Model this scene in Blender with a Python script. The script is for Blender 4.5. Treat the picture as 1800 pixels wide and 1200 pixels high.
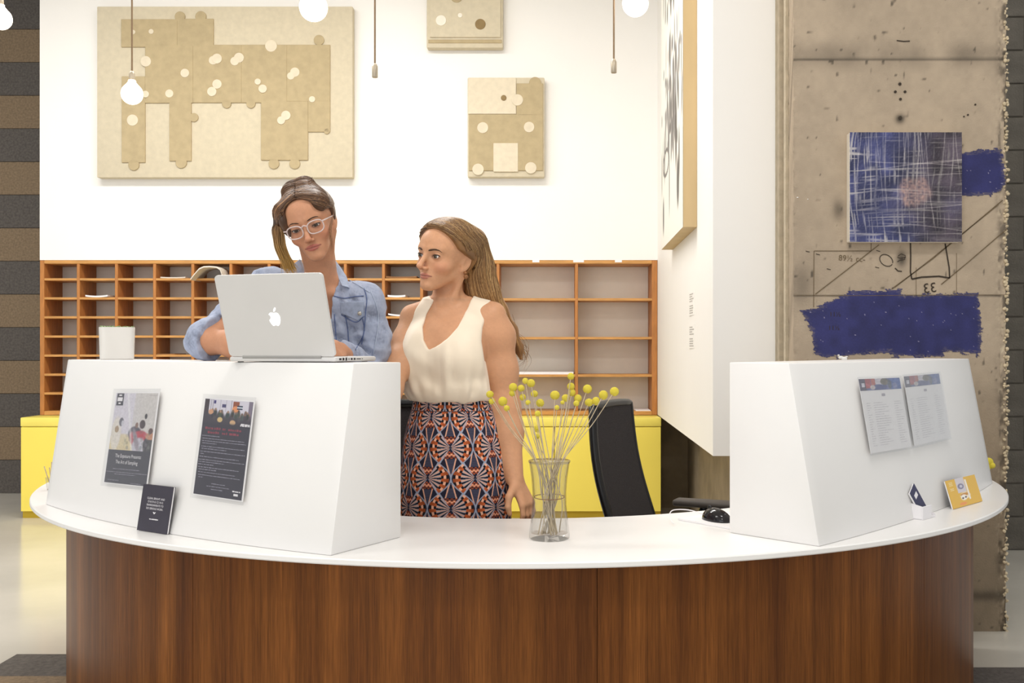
import bpy, bmesh, math, random
import numpy as np
from mathutils import Vector, Matrix

for _o in list(bpy.data.objects): bpy.data.objects.remove(_o, do_unlink=True)
SC = bpy.context.scene
COL = SC.collection
# ------------------------------------------------------------------ camera
F, VX, VY, HC = 1800.0, 964.0, 612.0, 1.23
cam = bpy.data.cameras.new('camera'); cam.sensor_width = 36.0; cam.lens = 36.0 * F / 1800.0
cam.shift_x = -(VX - 900) / 1800.0; cam.shift_y = (VY - 600) / 1800.0
cam.clip_start = 0.05; cam.clip_end = 60
camo = bpy.data.objects.new('camera', cam); COL.objects.link(camo)
camo.location = (0, 0, HC); camo.rotation_euler = (math.pi / 2, 0, 0)
SC.camera = camo
# ------------------------------------------------------------------ world, lights, exposure
wd = bpy.data.worlds.new('world'); SC.world = wd; wd.use_nodes = True
wd.node_tree.nodes['Background'].inputs[0].default_value = (.955, .98, 1.0, 1)
wd.node_tree.nodes['Background'].inputs[1].default_value = 0.72
SC.view_settings.view_transform = 'Standard'; SC.view_settings.look = 'None'
SC.view_settings.gamma = 1.0; SC.view_settings.exposure = -0.04
SC.view_settings.use_curve_mapping = False
def area_light(name, loc, size, power, rot=(0, 0, 0), color=(1, .978, .95)):
    l = bpy.data.lights.new(name, 'AREA'); l.shape = 'RECTANGLE'; l.size, l.size_y = size
    l.energy = power; l.color = color
    o = bpy.data.objects.new(name, l); COL.objects.link(o); o.location = loc; o.rotation_euler = rot
    return o
R = math.radians
# rows of ceiling fixtures
area_light('ceiling_light_a', (-3.0, 5.3, 4.2), (1.6, .5), 74)
area_light('ceiling_light_b', (-1.0, 5.3, 4.2), (1.6, .5), 74)
area_light('ceiling_light_c', (-2.9, 1.9, 4.2), (1.6, .6), 38)
area_light('ceiling_light_d', (.7, 1.9, 4.2), (1.6, .6), 56)
area_light('ceiling_light_e', (-.5, -.8, 4.2), (.55, .55), 34)
area_light('ceiling_light_f', (2.9, 5.0, 4.2), (.8, .8), 14)
# added fill from behind the camera, lifts shadows and the shelf interiors
area_light('front_fill_light', (-3.5, -5.0, 2.2), (6.0, 2.8), 165, (R(90), 0, R(-14)), (.97, .985, 1.0))

# ------------------------------------------------------------------ helpers
def W(x, y, Y):                       # photo pixel at depth Y -> world point
    return Vector(((x - VX) / F * Y, Y, HC - (y - VY) / F * Y))
def lin(c):
    if isinstance(c, str):
        c = [int(c[i:i + 2], 16) for i in (0, 2, 4)]
    return tuple(((v / 255) / 12.92 if v / 255 <= .04045 else ((v / 255 + .055) / 1.055) ** 2.4) for v in c)
def lina(a):
    a = np.asarray(a, float) / 255.0
    return np.where(a <= .04045, a / 12.92, ((a + .055) / 1.055) ** 2.4)

class NT:
    def __init__(s, m): s.t = m.node_tree; s.n = s.t.nodes; s.l = s.t.links
    def node(s, typ, **kw):
        n = s.n.new(typ)
        for k, v in kw.items(): setattr(n, k, v)
        return n
    def link(s, a, b): s.l.new(a, b)
def mat(name, col, rough=.5, metal=0.0, spec=.5, trans=0.0, ior=1.45, noise=None, bump=None, coat=0.0, emit=None, sss=0.0, alpha=1.0, sheen=0.0):
    """noise=(scale, amount[, stretch]) varies the colour; bump=(scale, strength[, stretch])"""
    m = bpy.data.materials.new(name); m.use_nodes = True; t = NT(m)
    b = t.n['Principled BSDF']
    c = lin(col) if not (isinstance(col, tuple) and max(col) <= 1.0) else col
    b.inputs['Base Color'].default_value = (*c[:3], 1)
    b.inputs['Roughness'].default_value = rough; b.inputs['Metallic'].default_value = metal
    b.inputs['Specular IOR Level'].default_value = spec; b.inputs['IOR'].default_value = ior
    b.inputs['Transmission Weight'].default_value = trans; b.inputs['Coat Weight'].default_value = coat
    b.inputs['Alpha'].default_value = alpha
    if sheen: b.inputs['Sheen Weight'].default_value = sheen
    if sss:
        b.inputs['Subsurface Weight'].default_value = sss
        b.inputs['Subsurface Radius'].default_value = (.012, .005, .003); b.inputs['Subsurface Scale'].default_value = 1.0
    if emit:
        b.inputs['Emission Color'].default_value = (*lin(emit[0]), 1); b.inputs['Emission Strength'].default_value = emit[1]
    if noise or bump:
        tc = t.node('ShaderNodeTexCoord')
    if noise:
        n = t.node('ShaderNodeTexNoise'); n.inputs['Scale'].default_value = noise[0]; n.inputs['Detail'].default_value = 6
        mp = t.node('ShaderNodeMapping'); t.link(tc.outputs['Object'], mp.inputs[0]); t.link(mp.outputs[0], n.inputs['Vector'])
        if len(noise) > 2: mp.inputs['Scale'].default_value = noise[2]
        mr = t.node('ShaderNodeMapRange'); mr.inputs[1].default_value = .3; mr.inputs[2].default_value = .7
        mr.inputs[3].default_value = 1 - noise[1]; mr.inputs[4].default_value = 1 + noise[1]
        t.link(n.outputs[0], mr.inputs[0])
        mx = t.node('ShaderNodeVectorMath', operation='SCALE'); mx.inputs[0].default_value = c[:3]
        t.link(mr.outputs[0], mx.inputs['Scale']); t.link(mx.outputs[0], b.inputs['Base Color'])
    if bump:
        n2 = t.node('ShaderNodeTexNoise'); n2.inputs['Scale'].default_value = bump[0]; n2.inputs['Detail'].default_value = 4
        mp2 = t.node('ShaderNodeMapping'); t.link(tc.outputs['Object'], mp2.inputs[0]); t.link(mp2.outputs[0], n2.inputs['Vector'])
        if len(bump) > 2: mp2.inputs['Scale'].default_value = bump[2]
        bp = t.node('ShaderNodeBump'); bp.inputs['Strength'].default_value = bump[1]; bp.inputs['Distance'].default_value = .01
        t.link(n2.outputs[0], bp.inputs['Height']); t.link(bp.outputs[0], b.inputs['Normal'])
    return m
def mat_attr(name, rough=.5, spec=.5, bump=None, sss=0.0, coat=0.0, sheen=0.0, metal=0.0):
    """colour comes from the mesh's own print / pigment attribute 'Col'"""
    m = mat(name, (.5, .5, .5), rough, metal, spec, bump=bump, sss=sss, coat=coat, sheen=sheen); t = NT(m)
    a = t.node('ShaderNodeVertexColor'); a.layer_name = 'Col'
    t.link(a.outputs[0], t.n['Principled BSDF'].inputs['Base Color'])
    return m
def clear_mat(name, tint=(.97, .97, .97), rough=.03, refl=.035):
    m = bpy.data.materials.new(name); m.use_nodes = True; t = NT(m)
    t.n.remove(t.n['Principled BSDF']); out = t.n['Material Output']
    tr = t.node('ShaderNodeBsdfTransparent'); tr.inputs[0].default_value = (*tint, 1)
    gl = t.node('ShaderNodeBsdfGlossy'); gl.inputs['Roughness'].default_value = rough
    lw = t.node('ShaderNodeLayerWeight'); lw.inputs[0].default_value = .5
    pw = t.node('ShaderNodeMath', operation='POWER'); t.link(lw.outputs['Facing'], pw.inputs[0]); pw.inputs[1].default_value = 4.0
    fr = t.node('ShaderNodeMath', operation='MULTIPLY_ADD'); t.link(pw.outputs[0], fr.inputs[0]); fr.inputs[1].default_value = .8; fr.inputs[2].default_value = refl
    mx = t.node('ShaderNodeMixShader'); t.link(fr.outputs[0], mx.inputs[0])
    t.link(tr.outputs[0], mx.inputs[1]); t.link(gl.outputs[0], mx.inputs[2]); t.link(mx.outputs[0], out.inputs[0])
    return m

def tag(o, label=None, cat=None, group=None, kind=None):
    if label: o['label'] = label
    if cat: o['category'] = cat
    if group: o['group'] = group
    if kind: o['kind'] = kind
    return o
def empty(name, loc=(0, 0, 0), rz=0.0, label=None, cat=None, group=None):
    o = bpy.data.objects.new(name, None); COL.objects.link(o); o.location = loc; o.rotation_euler = (0, 0, rz)
    o.empty_display_size = .05
    return tag(o, label, cat, group)
def link_mesh(name, me, m=None, parent=None):
    o = bpy.data.objects.new(name, me); COL.objects.link(o)
    if m is not None and len(me.materials) == 0: me.materials.append(m)
    if parent is not None:
        o.parent = parent
    return o
def local(parent, v):
    """world verts -> parent's space (parents have no scale)"""
    Mw = Matrix.Identity(4); q = parent
    while q is not None: Mw = Matrix.LocRotScale(q.location, q.rotation_euler, None) @ Mw; q = q.parent
    Mi = Mw.inverted()
    a = np.asarray(v, float); Mn = np.array(Mi)
    return a @ Mn[:3, :3].T + Mn[:3, 3]
def mesh_obj(name, v, f, m, parent=None, smooth=False, col=None, uv=None, world=False):
    if world and parent is not None: v = local(parent, v)
    me = bpy.data.meshes.new(name)
    v = np.asarray(v, np.float32); n = len(v)
    if isinstance(f, np.ndarray):
        nf, k = f.shape
        me.vertices.add(n); me.vertices.foreach_set('co', v.ravel())
        me.loops.add(nf * k); me.loops.foreach_set('vertex_index', f.astype(np.int32).ravel())
        me.polygons.add(nf); me.polygons.foreach_set('loop_start', np.arange(0, nf * k, k, dtype=np.int32))
        me.update(calc_edges=True)
    else:
        me.from_pydata(v.tolist(), [], [tuple(int(i) for i in q) for q in f]); me.update()
    if smooth is True: me.polygons.foreach_set('use_smooth', [True] * len(me.polygons))
    if col is not None:
        ca = me.color_attributes.new('Col', 'FLOAT_COLOR', 'POINT')
        c4 = np.ones((n, 4), np.float32); c4[:, :3] = col; ca.data.foreach_set('color', c4.ravel())
    if uv is not None:
        ul = me.uv_layers.new(name='UVMap'); li = np.zeros(len(me.loops), np.int32); me.loops.foreach_get('vertex_index', li)
        ul.data.foreach_set('uv', np.asarray(uv, np.float32)[li].ravel())
    o = link_mesh(name, me, m, parent)
    if smooth == 'auto':
        o.data.polygons.foreach_set('use_smooth', [True] * len(me.polygons))
        me.set_sharp_from_angle(angle=R(38))
    return o

class MB:
    """collects shapes for ONE mesh"""
    def __init__(s): s.v = []; s.f = []; s.c = []; s.n = 0
    def add(s, v, f, col=None):
        v = np.asarray(v, float).reshape(-1, 3)
        s.v.append(v); s.f += [tuple(int(i) + s.n for i in q) for q in f]; s.n += len(v)
        s.c.append(np.tile(col, (len(v), 1)) if col is not None and np.ndim(col) == 1 else (col if col is not None else np.ones((len(v), 3)) * .5))
        return s
    def box(s, lo, hi, M=None, col=None):
        x0, y0, z0 = lo; x1, y1, z1 = hi
        v = np.array([(x0, y0, z0), (x1, y0, z0), (x1, y1, z0), (x0, y1, z0), (x0, y0, z1), (x1, y0, z1), (x1, y1, z1), (x0, y1, z1)], float)
        if M is not None: v = xf(M, v)
        return s.add(v, [(0, 3, 2, 1), (4, 5, 6, 7), (0, 1, 5, 4), (1, 2, 6, 5), (2, 3, 7, 6), (3, 0, 4, 7)], col)
    def rbox(s, lo, hi, r=.004, seg=2, M=None, col=None):
        bm = bmesh.new(); bmesh.ops.create_cube(bm, size=1.0)
        lo = np.array(lo, float); hi = np.array(hi, float); c = (lo + hi) / 2; d = hi - lo
        for q in bm.verts: q.co = Vector((c[0] + q.co.x * d[0], c[1] + q.co.y * d[1], c[2] + q.co.z * d[2]))
        bmesh.ops.bevel(bm, geom=list(bm.edges), offset=min(r, .49 * d.min()), segments=seg, affect='EDGES', profile=.5)
        return s.bm(bm, M, col)
    def bm(s, bm, M=None, col=None):
        bm.verts.index_update()
        v = np.array([q.co[:] for q in bm.verts]); f = [[q.index for q in p.verts] for p in bm.faces]; bm.free()
        if M is not None: v = xf(M, v)
        return s.add(v, f, col)
    def tube(s, pts, r, n=8, cap=True, col=None, closed=False):
        v, f = tube(pts, r, n, cap, closed); return s.add(v, f, col)
    def lathe(s, prof, n=32, M=None, col=None):
        """prof: (radius, z) list, bottom to top"""
        prof = np.asarray(prof, float); k = len(prof); a = np.arange(n) * 2 * np.pi / n
        v = np.stack([np.outer(prof[:, 0], np.cos(a)), np.outer(prof[:, 0], np.sin(a)), np.repeat(prof[:, 1:2], n, 1)], -1).reshape(-1, 3)
        f = []
        for i in range(k - 1):
            for j in range(n):
                j2 = (j + 1) % n; f.append((i * n + j, i * n + j2, (i + 1) * n + j2, (i + 1) * n + j))
        if prof[0, 0] > 1e-6: f.append(tuple(range(n - 1, -1, -1)))
        if prof[-1, 0] > 1e-6: f.append(tuple((k - 1) * n + j for j in range(n)))
        if M is not None: v = xf(M, v)
        return s.add(v, f, col)
    def prism(s, poly, z0, z1, M=None, col=None):
        p = np.asarray(poly, float); n = len(p)
        v = np.r_[np.c_[p, np.full(n, z0)], np.c_[p, np.full(n, z1)]]
        if M is not None: v = xf(M, v)
        return s.add(v, [tuple(range(n - 1, -1, -1)), tuple(range(n, 2 * n))] + [(i, (i + 1) % n, n + (i + 1) % n, n + i) for i in range(n)], col)
    def ball(s, c, r, nu=14, nv=9, col=None, M=None):
        r = np.ones(3) * r if np.ndim(r) == 0 else np.asarray(r, float)
        th = np.linspace(0, np.pi, nv + 1)[1:-1]; ph = np.arange(nu) * 2 * np.pi / nu
        v = [(0, 0, 1)] + [(math.sin(t) * math.cos(p), math.sin(t) * math.sin(p), math.cos(t)) for t in th for p in ph] + [(0, 0, -1)]
        v = np.array(v) * r
        if M is not None: v = v @ np.array(M)[:3, :3].T
        v = v + np.asarray(c, float)
        f = [(0, 1 + j, 1 + (j + 1) % nu) for j in range(nu)]
        for i in range(nv - 2):
            a = 1 + i * nu
            f += [(a + j, a + nu + j, a + nu + (j + 1) % nu, a + (j + 1) % nu) for j in range(nu)]
        a = 1 + (nv - 2) * nu; e = len(v) - 1
        f += [(e, a + (j + 1) % nu, a + j) for j in range(nu)]
        return s.add(v, f, col)
    def build(s, name, m, parent=None, smooth=False, world=False, usecol=False):
        v = np.concatenate(s.v); c = np.concatenate(s.c) if usecol else None
        return mesh_obj(name, v, s.f, m, parent, smooth, col=c, world=world)
def xf(M, v):
    A = np.array(M); return np.asarray(v, float) @ A[:3, :3].T + A[:3, 3]
def tube(pts, r, n=8, cap=True, closed=False):
    P = np.asarray(pts, float); k = len(P); r = np.ones(k) * r if np.ndim(r) == 0 else np.asarray(r, float)
    T = np.gradient(P, axis=0) if not closed else (np.roll(P, -1, 0) - np.roll(P, 1, 0))
    T /= np.linalg.norm(T, axis=1)[:, None] + 1e-12
    up = np.array([0, 0, 1.0]) if abs(T[0, 2]) < .9 else np.array([1.0, 0, 0])
    N = np.cross(T[0], up); N /= np.linalg.norm(N); Ns = [N]
    for i in range(1, k):
        N = N - T[i] * (N @ T[i]); N = N / (np.linalg.norm(N) + 1e-12); Ns.append(N)
    Ns = np.array(Ns); Bs = np.cross(T, Ns); a = np.arange(n) * 2 * np.pi / n
    v = (P[:, None] + r[:, None, None] * (np.cos(a)[None, :, None] * Ns[:, None] + np.sin(a)[None, :, None] * Bs[:, None])).reshape(-1, 3)
    f = []
    for i in range(k if closed else k - 1):
        i2 = (i + 1) % k
        for j in range(n):
            j2 = (j + 1) % n; f.append((i * n + j, i * n + j2, i2 * n + j2, i2 * n + j))
    if cap and not closed: f += [tuple(range(n - 1, -1, -1)), tuple((k - 1) * n + j for j in range(n))]
    return v, f
def crom(pts, n=8):
    """Catmull-Rom through the points"""
    P = np.asarray(pts, float); P = np.r_[[2 * P[0] - P[1]], P, [2 * P[-1] - P[-2]]]; out = []
    for i in range(1, len(P) - 2):
        for t in np.linspace(0, 1, n, endpoint=False):
            a, b, c, d = P[i - 1:i + 3]
            out.append(.5 * (2 * b + (c - a) * t + (2 * a - 5 * b + 4 * c - d) * t * t + (3 * b - a - 3 * c + d) * t ** 3))
    out.append(P[-2]); return np.array(out)
def grid_faces(nu, nv):
    i = np.arange((nu - 1) * (nv - 1)); a = (i // (nv - 1)) * nv + i % (nv - 1)
    return np.stack([a, a + nv, a + nv + 1, a + 1], 1)
def copy_tree(o, parent=None):
    c = o.copy(); COL.objects.link(c)
    if parent is not None: c.parent = parent
    for ch in o.children: copy_tree(ch, c)
    return c
_font_cache = {}
def text_mesh(s, align='CENTER'):
    """flat lettering as verts, faces with cap height ~0.7, baseline at 0"""
    if (s, align) in _font_cache: return _font_cache[(s, align)]
    cu = bpy.data.curves.new('t', 'FONT'); cu.body = s; cu.align_x = align; cu.resolution_u = 3
    o = bpy.data.objects.new('t', cu); COL.objects.link(o)
    dg = bpy.context.evaluated_depsgraph_get(); e = o.evaluated_get(dg); me = e.to_mesh()
    v = np.array([q.co[:] for q in me.vertices]) if len(me.vertices) else np.zeros((0, 3)); f = [tuple(p.vertices) for p in me.polygons]
    e.to_mesh_clear(); bpy.data.objects.remove(o); bpy.data.curves.remove(cu)
    _font_cache[(s, align)] = (v, f); return v, f
rng = np.random.default_rng(7)
random.seed(5)
def vnoise(P, seed=0):
    """smooth value noise, P (N,3) -> (N,) in -1..1"""
    P = np.asarray(P, float); I = np.floor(P).astype(np.int64); Fx = P - I; Fx = Fx * Fx * (3 - 2 * Fx)
    def h(i, j, k):
        n = (i * 374761393 + j * 668265263 + k * 2147483647 + seed * 974711) & 0xffffffff
        n = ((n ^ (n >> 13)) * 1274126177) & 0xffffffff
        n = n ^ (n >> 16); return (n & 0xffff) / 32767.5 - 1
    r = 0
    for a in (0, 1):
        for b in (0, 1):
            for c in (0, 1):
                w = (Fx[..., 0] if a else 1 - Fx[..., 0]) * (Fx[..., 1] if b else 1 - Fx[..., 1]) * (Fx[..., 2] if c else 1 - Fx[..., 2])
                r = r + w * h(I[..., 0] + a, I[..., 1] + b, I[..., 2] + c)
    return r
def sstep(a, b, x):
    t = np.clip((x - a) / (b - a), 0, 1); return t * t * (3 - 2 * t)
# ================================================================== SETTING
M_white = mat('white_paint', 'f6f3ee', .55, noise=(1.5, .012))
M_ceil = mat('ceiling_paint', 'f2f0ec', .8, noise=(2, .02))
M_floor = mat('polished_concrete', 'cfcabf', .16, noise=(1.4, .10), spec=.5)
M_conc = mat('rough_concrete', '8f8069', .85, noise=(5, .22), bump=(40, .35))
M_carpet_d = mat('charcoal_carpet', '635d58', .95, noise=(60, .25), bump=(300, .6))
M_carpet_b = mat('brown_carpet', '8c7860', .95, noise=(60, .22), bump=(300, .6))
M_backing = mat('dark_backing', '37322c', .9, noise=(3, .1))
M_block = mat('grey_block', '625d55', .9, noise=(14, .16), bump=(90, .5))
M_mortar = mat('block_mortar', '6a645a', .95, noise=(20, .1))

def struct(name, mb, m, **kw):
    o = mb.build(name, m, **kw); o['kind'] = 'structure'; return o
struct('floor', MB().box((-7, -6, -.2), (5.5, 9.4, 0)), M_floor)
struct('ceiling', MB().box((-7, -6, 4.4), (5.5, 9.4, 4.5)), M_ceil)
SH_Y = 7.65
# white rear wall: full slab above the built-in shelving, thin slab behind and below it
wb = MB().box((-3.80, SH_Y, 1.889), (.83, 8.0, 4.4)).box((-3.80, SH_Y + .31, 0), (.83, 8.0, 1.889))
struct('wall_back', wb, M_white)
# white bulkhead on the right, open below
wr = MB().prism([(.7585, 4.72), (1.30, 4.72), (1.30, 8.0), (.82, 8.0), (.8155, SH_Y)], .734, 4.4)
struct('wall_right', wr, M_white)
struct('wall_right_base', MB().box((1.075, 4.8, 0), (1.30, 8.0, .734)), M_conc)
struct('wall_back_base', MB().box((.83, 7.9, 0), (1.075, 8.0, .734)), M_conc)

# striped far wall of carpet planks
wl = struct('wall_left', MB().box((-6.6, 8.72, 0), (-2.9, 8.8, 4.4)), M_backing)
ph = .2815
for i in range(15):
    z0 = i * ph
    k = i % 2
    for j, (xa, xb) in enumerate(((-6.6, -5.05), (-5.05, -2.9))):
        o = MB().rbox((xa + .001, 8.70 - .002 * ((i + j) % 2), z0 + .0015), (xb - .001, 8.72, min(z0 + ph, 4.4) - .0015), .003, 1).build('carpet_plank', M_carpet_b if k else M_carpet_d, wl)

# carpet strips on the floor in front of the desk
cf = struct('floor_carpet', MB().box((-2.13, 2.6, 0), (2.9, 3.93, .002)), M_backing)
for i in range(5):
    for (xa, xb, y1) in ((-2.13, -1.2, 4.10), (-1.2, -.3, 4.10), (-.3, .6, 3.93), (.6, 1.5, 3.93), (1.5, 2.9, 3.93)):
        yt = y1 - i * .275
        MB().rbox((xa + .001, yt - .274, .0), (xb - .001, yt, .007), .002, 1).build('carpet_strip', M_carpet_b if i % 2 else M_carpet_d, cf)

# block wall far right, every block on its own
BW = 6.24
bw = struct('wall_block', MB().box((1.5, BW + .012, 0), (4.1, BW + .2, 4.4)), M_mortar)
bme = None
for r in range(22):
    for c in range(7):
        xa = 1.5 + c * .40 - (.2 if r % 2 else 0); z0 = r * .203
        o = None
        if bme is None:
            o = MB().rbox((.004, 0, .004), (.396, .02, .199), .004, 1).build('block', M_block, bw); bme = o.data
        else: o = link_mesh('block', bme, None, bw)
        o.location = (xa, BW + rng.uniform(-.001, .001), z0)

# ------------------------------------------------------------------ concrete column
CY = 4.45; CX0, CX1 = 1.0655, 1.9975
def CP(x, y, off=0.0): p = W(x, y, CY); return np.array((p.x, CY - off, p.z))
nu, nv = 170, 520
u = np.linspace(0, 1, nu); zz = np.linspace(0, 4.4, nv)
U, Z = np.meshgrid(u, zz, indexing='ij'); X = CX0 + U * (CX1 - CX0); Y = np.full_like(X, CY)
P0 = np.stack([X, Y, Z], -1)
eR = sstep(.925, 1.0, U); eL = sstep(.03, 0, U)
n1 = vnoise(P0 * [30, 1, 16], 1); n2 = vnoise(P0 * [95, 1, 80], 2); n3 = vnoise(P0 * [9, 1, 5], 3)
rough = np.clip(n1 * .6 + n3 * .5, -.2, 1)
Y += eR * (.012 * rough + .007 * n2 + .006) + eL * (.006 * n2 + .004)
X += (U > .97) * (.012 * n3 + .007 * n2 - .006) + (U < .01) * (.004 * n2)
# pigment of the concrete: blotches, pour line, aggregate, spots
base = np.array([176, 159, 138.0]); c = np.ones((nu, nv, 3)) * base
bl = vnoise(P0 * [2.2, 1, 2.0], 5) * .5 + vnoise(P0 * [6, 1, 5], 6) * .3 + vnoise(P0 * [22, 1, 22], 8) * .2 + vnoise(P0 * [60, 1, 60], 12) * .15
c *= (1 + .16 * bl)[..., None]
low = sstep(1.3, .5, Z); c = c * (1 - .22 * low[..., None]) * (1 - low[..., None] * np.array([0, .02, .06]))
sp = vnoise(P0 * [55, 1, 55], 9); c *= (1 - .38 * sstep(.66, .85, sp))[..., None]
px_z = lambda y: HC - (y - VY) / F * CY
for yy, wd_ in ((104, .005), (519, .003)):
    c *= (1 - .38 * np.exp(-((Z - px_z(yy) - .004 * vnoise(P0 * [6, 1, 1], 4)) / wd_) ** 2))[..., None]
c *= (1 - .20 * np.exp(-((Z - px_z(97)) / .05) ** 2) * (1 + vnoise(P0 * [10, 1, 8], 14)) * .7)[..., None]
st = np.hypot(X - CP(1582, 209)[0], Z - px_z(209)); c *= (1 - .6 * np.exp(-(st / .018) ** 2))[..., None]
for sx, sy, sr, sa in ((1655, 383, .03, .3), (1474, 368, .025, .3), (1665, 398, .02, .25), (1410, 500, .05, .2), (1585, 455, .02, .5)):
    st = np.hypot(X - CP(sx, sy)[0], (Z - px_z(sy)) * .6); c *= (1 - sa * np.exp(-(st / sr) ** 2))[..., None]
ag = sstep(.2, .75, n2 + .35 * n1) * eR
c = c * (1 - .42 * (eR * sstep(.1, -.5, n1 + n2 * .5)))[..., None]
c = c * (1 - ag[..., None] * .75) + np.array([214, 200, 172.0]) * ag[..., None] * .75
band = np.exp(-((Z - px_z(1047)) / .022) ** 2); c *= (1 - .3 * band)[..., None]
V = np.stack([X, Y, Z], -1).reshape(-1, 3); FG = grid_faces(nu, nv)
# closed body: rear box corners
b0 = len(V); ex = np.array([(CX0 + .01, CY + .62, 0), (CX1 - .01, CY + .62, 0), (CX1 - .01, CY + .62, 4.4), (CX0 + .01, CY + .62, 4.4)])
V = np.r_[V, ex]
faces = [tuple(q) for q in FG]
left = [i for i in range(nv)]; right = [(nu - 1) * nv + i for i in range(nv)]
faces.append(tuple([b0, b0 + 3] + left[::-1])); faces.append(tuple(right + [b0 + 2, b0 + 1]))
faces.append((b0, b0 + 1, b0 + 2, b0 + 3))
cc = np.r_[lina(np.clip(c, 0, 255)).reshape(-1, 3), np.tile(lin('a39178'), (4, 1))]
M_col = mat_attr('cast_concrete', .85, .3, bump=(120, .25))
colm = mesh_obj('wall_column', V, faces, M_col, smooth='auto', col=cc); colm['kind'] = 'structure'
M_trimc = mat('plaster_edge', 'b9ab93', .8, noise=(25, .12), bump=(60, .3))
tr = MB().box((CX0 - .012, CY + .10, 0), (CX0 + .02, CY + .135, 4.4)).box((CX0 - .02, CY + .19, 0), (CX0 + .02, CY + .28, 4.4))
struct('trim_1', tr, M_trimc)

def in_poly(px, py, poly):
    poly = np.asarray(poly, float); ins = np.zeros(px.shape, bool); dmin = np.full(px.shape, 1e9); n = len(poly)
    for i in range(n):
        x0, y0 = poly[i]; x1, y1 = poly[(i + 1) % n]
        cond = ((y0 > py) != (y1 > py)) & (px < (x1 - x0) * (py - y0) / (y1 - y0 + 1e-12) + x0); ins ^= cond
        dx, dy = x1 - x0, y1 - y0; t = np.clip(((px - x0) * dx + (py - y0) * dy) / (dx * dx + dy * dy + 1e-12), 0, 1)
        dmin = np.minimum(dmin, np.hypot(px - x0 - t * dx, py - y0 - t * dy))
    return np.where(ins, dmin, -dmin)
M_blue = mat_attr('blue_wall_paint', .55, .4)
def paint_patch(poly, label, seed):
    poly = np.array(poly, float); x0, y0 = poly.min(0) - 4; x1, y1 = poly.max(0) + 4; st = 1.25
    gx = np.arange(x0, x1, st); gy = np.arange(y0, y1, st); GX, GY = np.meshgrid(gx, gy, indexing='ij')
    d = in_poly(GX, GY, poly); q = np.stack([GX, GY, GX * 0], -1)
    d = d + 3.0 * vnoise(q * [.10, .35, 1], seed) + 1.6 * vnoise(q * [.5, .5, 1], seed + 1) + (d < 9) * 2.2 * vnoise(q * [.15, 1.0, 1], seed + 2)
    keep = (d[:-1, :-1] > 0) & (d[1:, 1:] > 0)
    V = np.stack([(GX - VX) / F * CY, np.full_like(GX, CY - .0016), HC - (GY - VY) / F * CY], -1)
    V[..., 1] += .0022 * sstep(.955, 1, (V[..., 0] - CX0) / (CX1 - CX0))
    f = grid_faces(len(gx), len(gy))[keep.ravel()]
    used = np.unique(f); mp = -np.ones(GX.size, int); mp[used] = np.arange(len(used))
    thin = np.clip(sstep(9, 0, d) * (.5 + vnoise(q * [.3, .8, 1], seed + 5)), 0, .6)[..., None]
    c = np.array([46, 47, 96.0]) * (1 + .10 * vnoise(q * [.06, .06, 1], seed + 3) + .05 * vnoise(q * .6, seed + 4))[..., None]
    c = c * (1 - thin) + np.array([120, 108, 105.0]) * thin
    spk = vnoise(q * .35, seed + 7) > .93; c[spk] = (150, 145, 170)
    mesh_obj('paint_patch', V.reshape(-1, 3)[used], mp[f], M_blue, colm, col=lina(c).reshape(-1, 3)[used])['label'] = label
pA = [(25, 590), (150, 570), (300, 500), (420, 460), (430, 430), (870, 415), (880, 460), (1000, 462), (1060, 455), (1400, 445), (1515, 445), (1520, 560), (1545, 740), (1530, 950), (1500, 985), (1490, 955), (1235, 940), (1225, 985), (1100, 985), (790, 985), (770, 940), (560, 965), (230, 990), (140, 955), (140, 820), (100, 720), (60, 650)]
paint_patch([(1400 + x / 4.737, 420 + y / 4.737) for x, y in pA], 'large ragged blue paint test patch', 21)
pB = [(1100, 250), (1250, 232), (1340, 215), (1600, 215), (1650, 480), (1655, 560), (1610, 640), (1480, 680), (1100, 690)]
paint_patch([(1480 + x / 5.714, 225 + y / 5.714) for x, y in pB], 'small ragged blue paint test patch', 31)
M_pencil = mat('pencil_mark', '6d5c45', .9, noise=(80, .2)); M_ink = mat('black_marker', '3a3026', .8, noise=(60, .2))
def mark(pts, w, m=M_pencil, name='pencil_line'):
    P = np.array([CP(x, y, .0026) for x, y in pts]); T = np.gradient(P, axis=0); T /= np.linalg.norm(T, axis=1)[:, None]
    N = np.stack([-T[:, 2], 0 * T[:, 0], T[:, 0]], 1) * w / 2; k = len(P); th = np.array([0, .0012, 0])
    V = np.r_[P + N, P - N, P + N + th, P - N + th]; f = [(i, i + 1, k + i + 1, k + i) for i in range(k - 1)]
    mesh_obj(name, V, f, m, colm)
mark([(1396, 519), (1500, 519.5), (1765, 518)], .0022); mark([(1430.6, 441), (1430.4, 480), (1430, 540)], .003)
mark([(1430.6, 441), (1480, 441), (1531, 441)], .003); mark([(1531, 441), (1531, 434), (1531, 427)], .003)
mark([(1433, 517), (1490, 473), (1545, 430)], .004); mark([(1567, 508), (1640, 454), (1762, 352)], .0045)
mark([(1654, 500), (1700, 462), (1770, 402)], .004); mark([(1573, 505), (1600, 484), (1755, 360)], .002)
mark([(1610, 519), (1610, 490), (1610, 470)], .002); mark([(1681, 519), (1681, 475), (1681, 445)], .002)
mark([(1600, 424), (1600.5, 450), (1600, 478), (1602.5, 490.5)], .006, M_ink, 'marker_line'); mark([(1602.5, 490.5), (1620, 487), (1650, 485.5), (1669, 488.5)], .007, M_ink, 'marker_line')
mark([(1669, 488.5), (1668, 470), (1661, 428)], .006, M_ink, 'marker_line')
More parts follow.
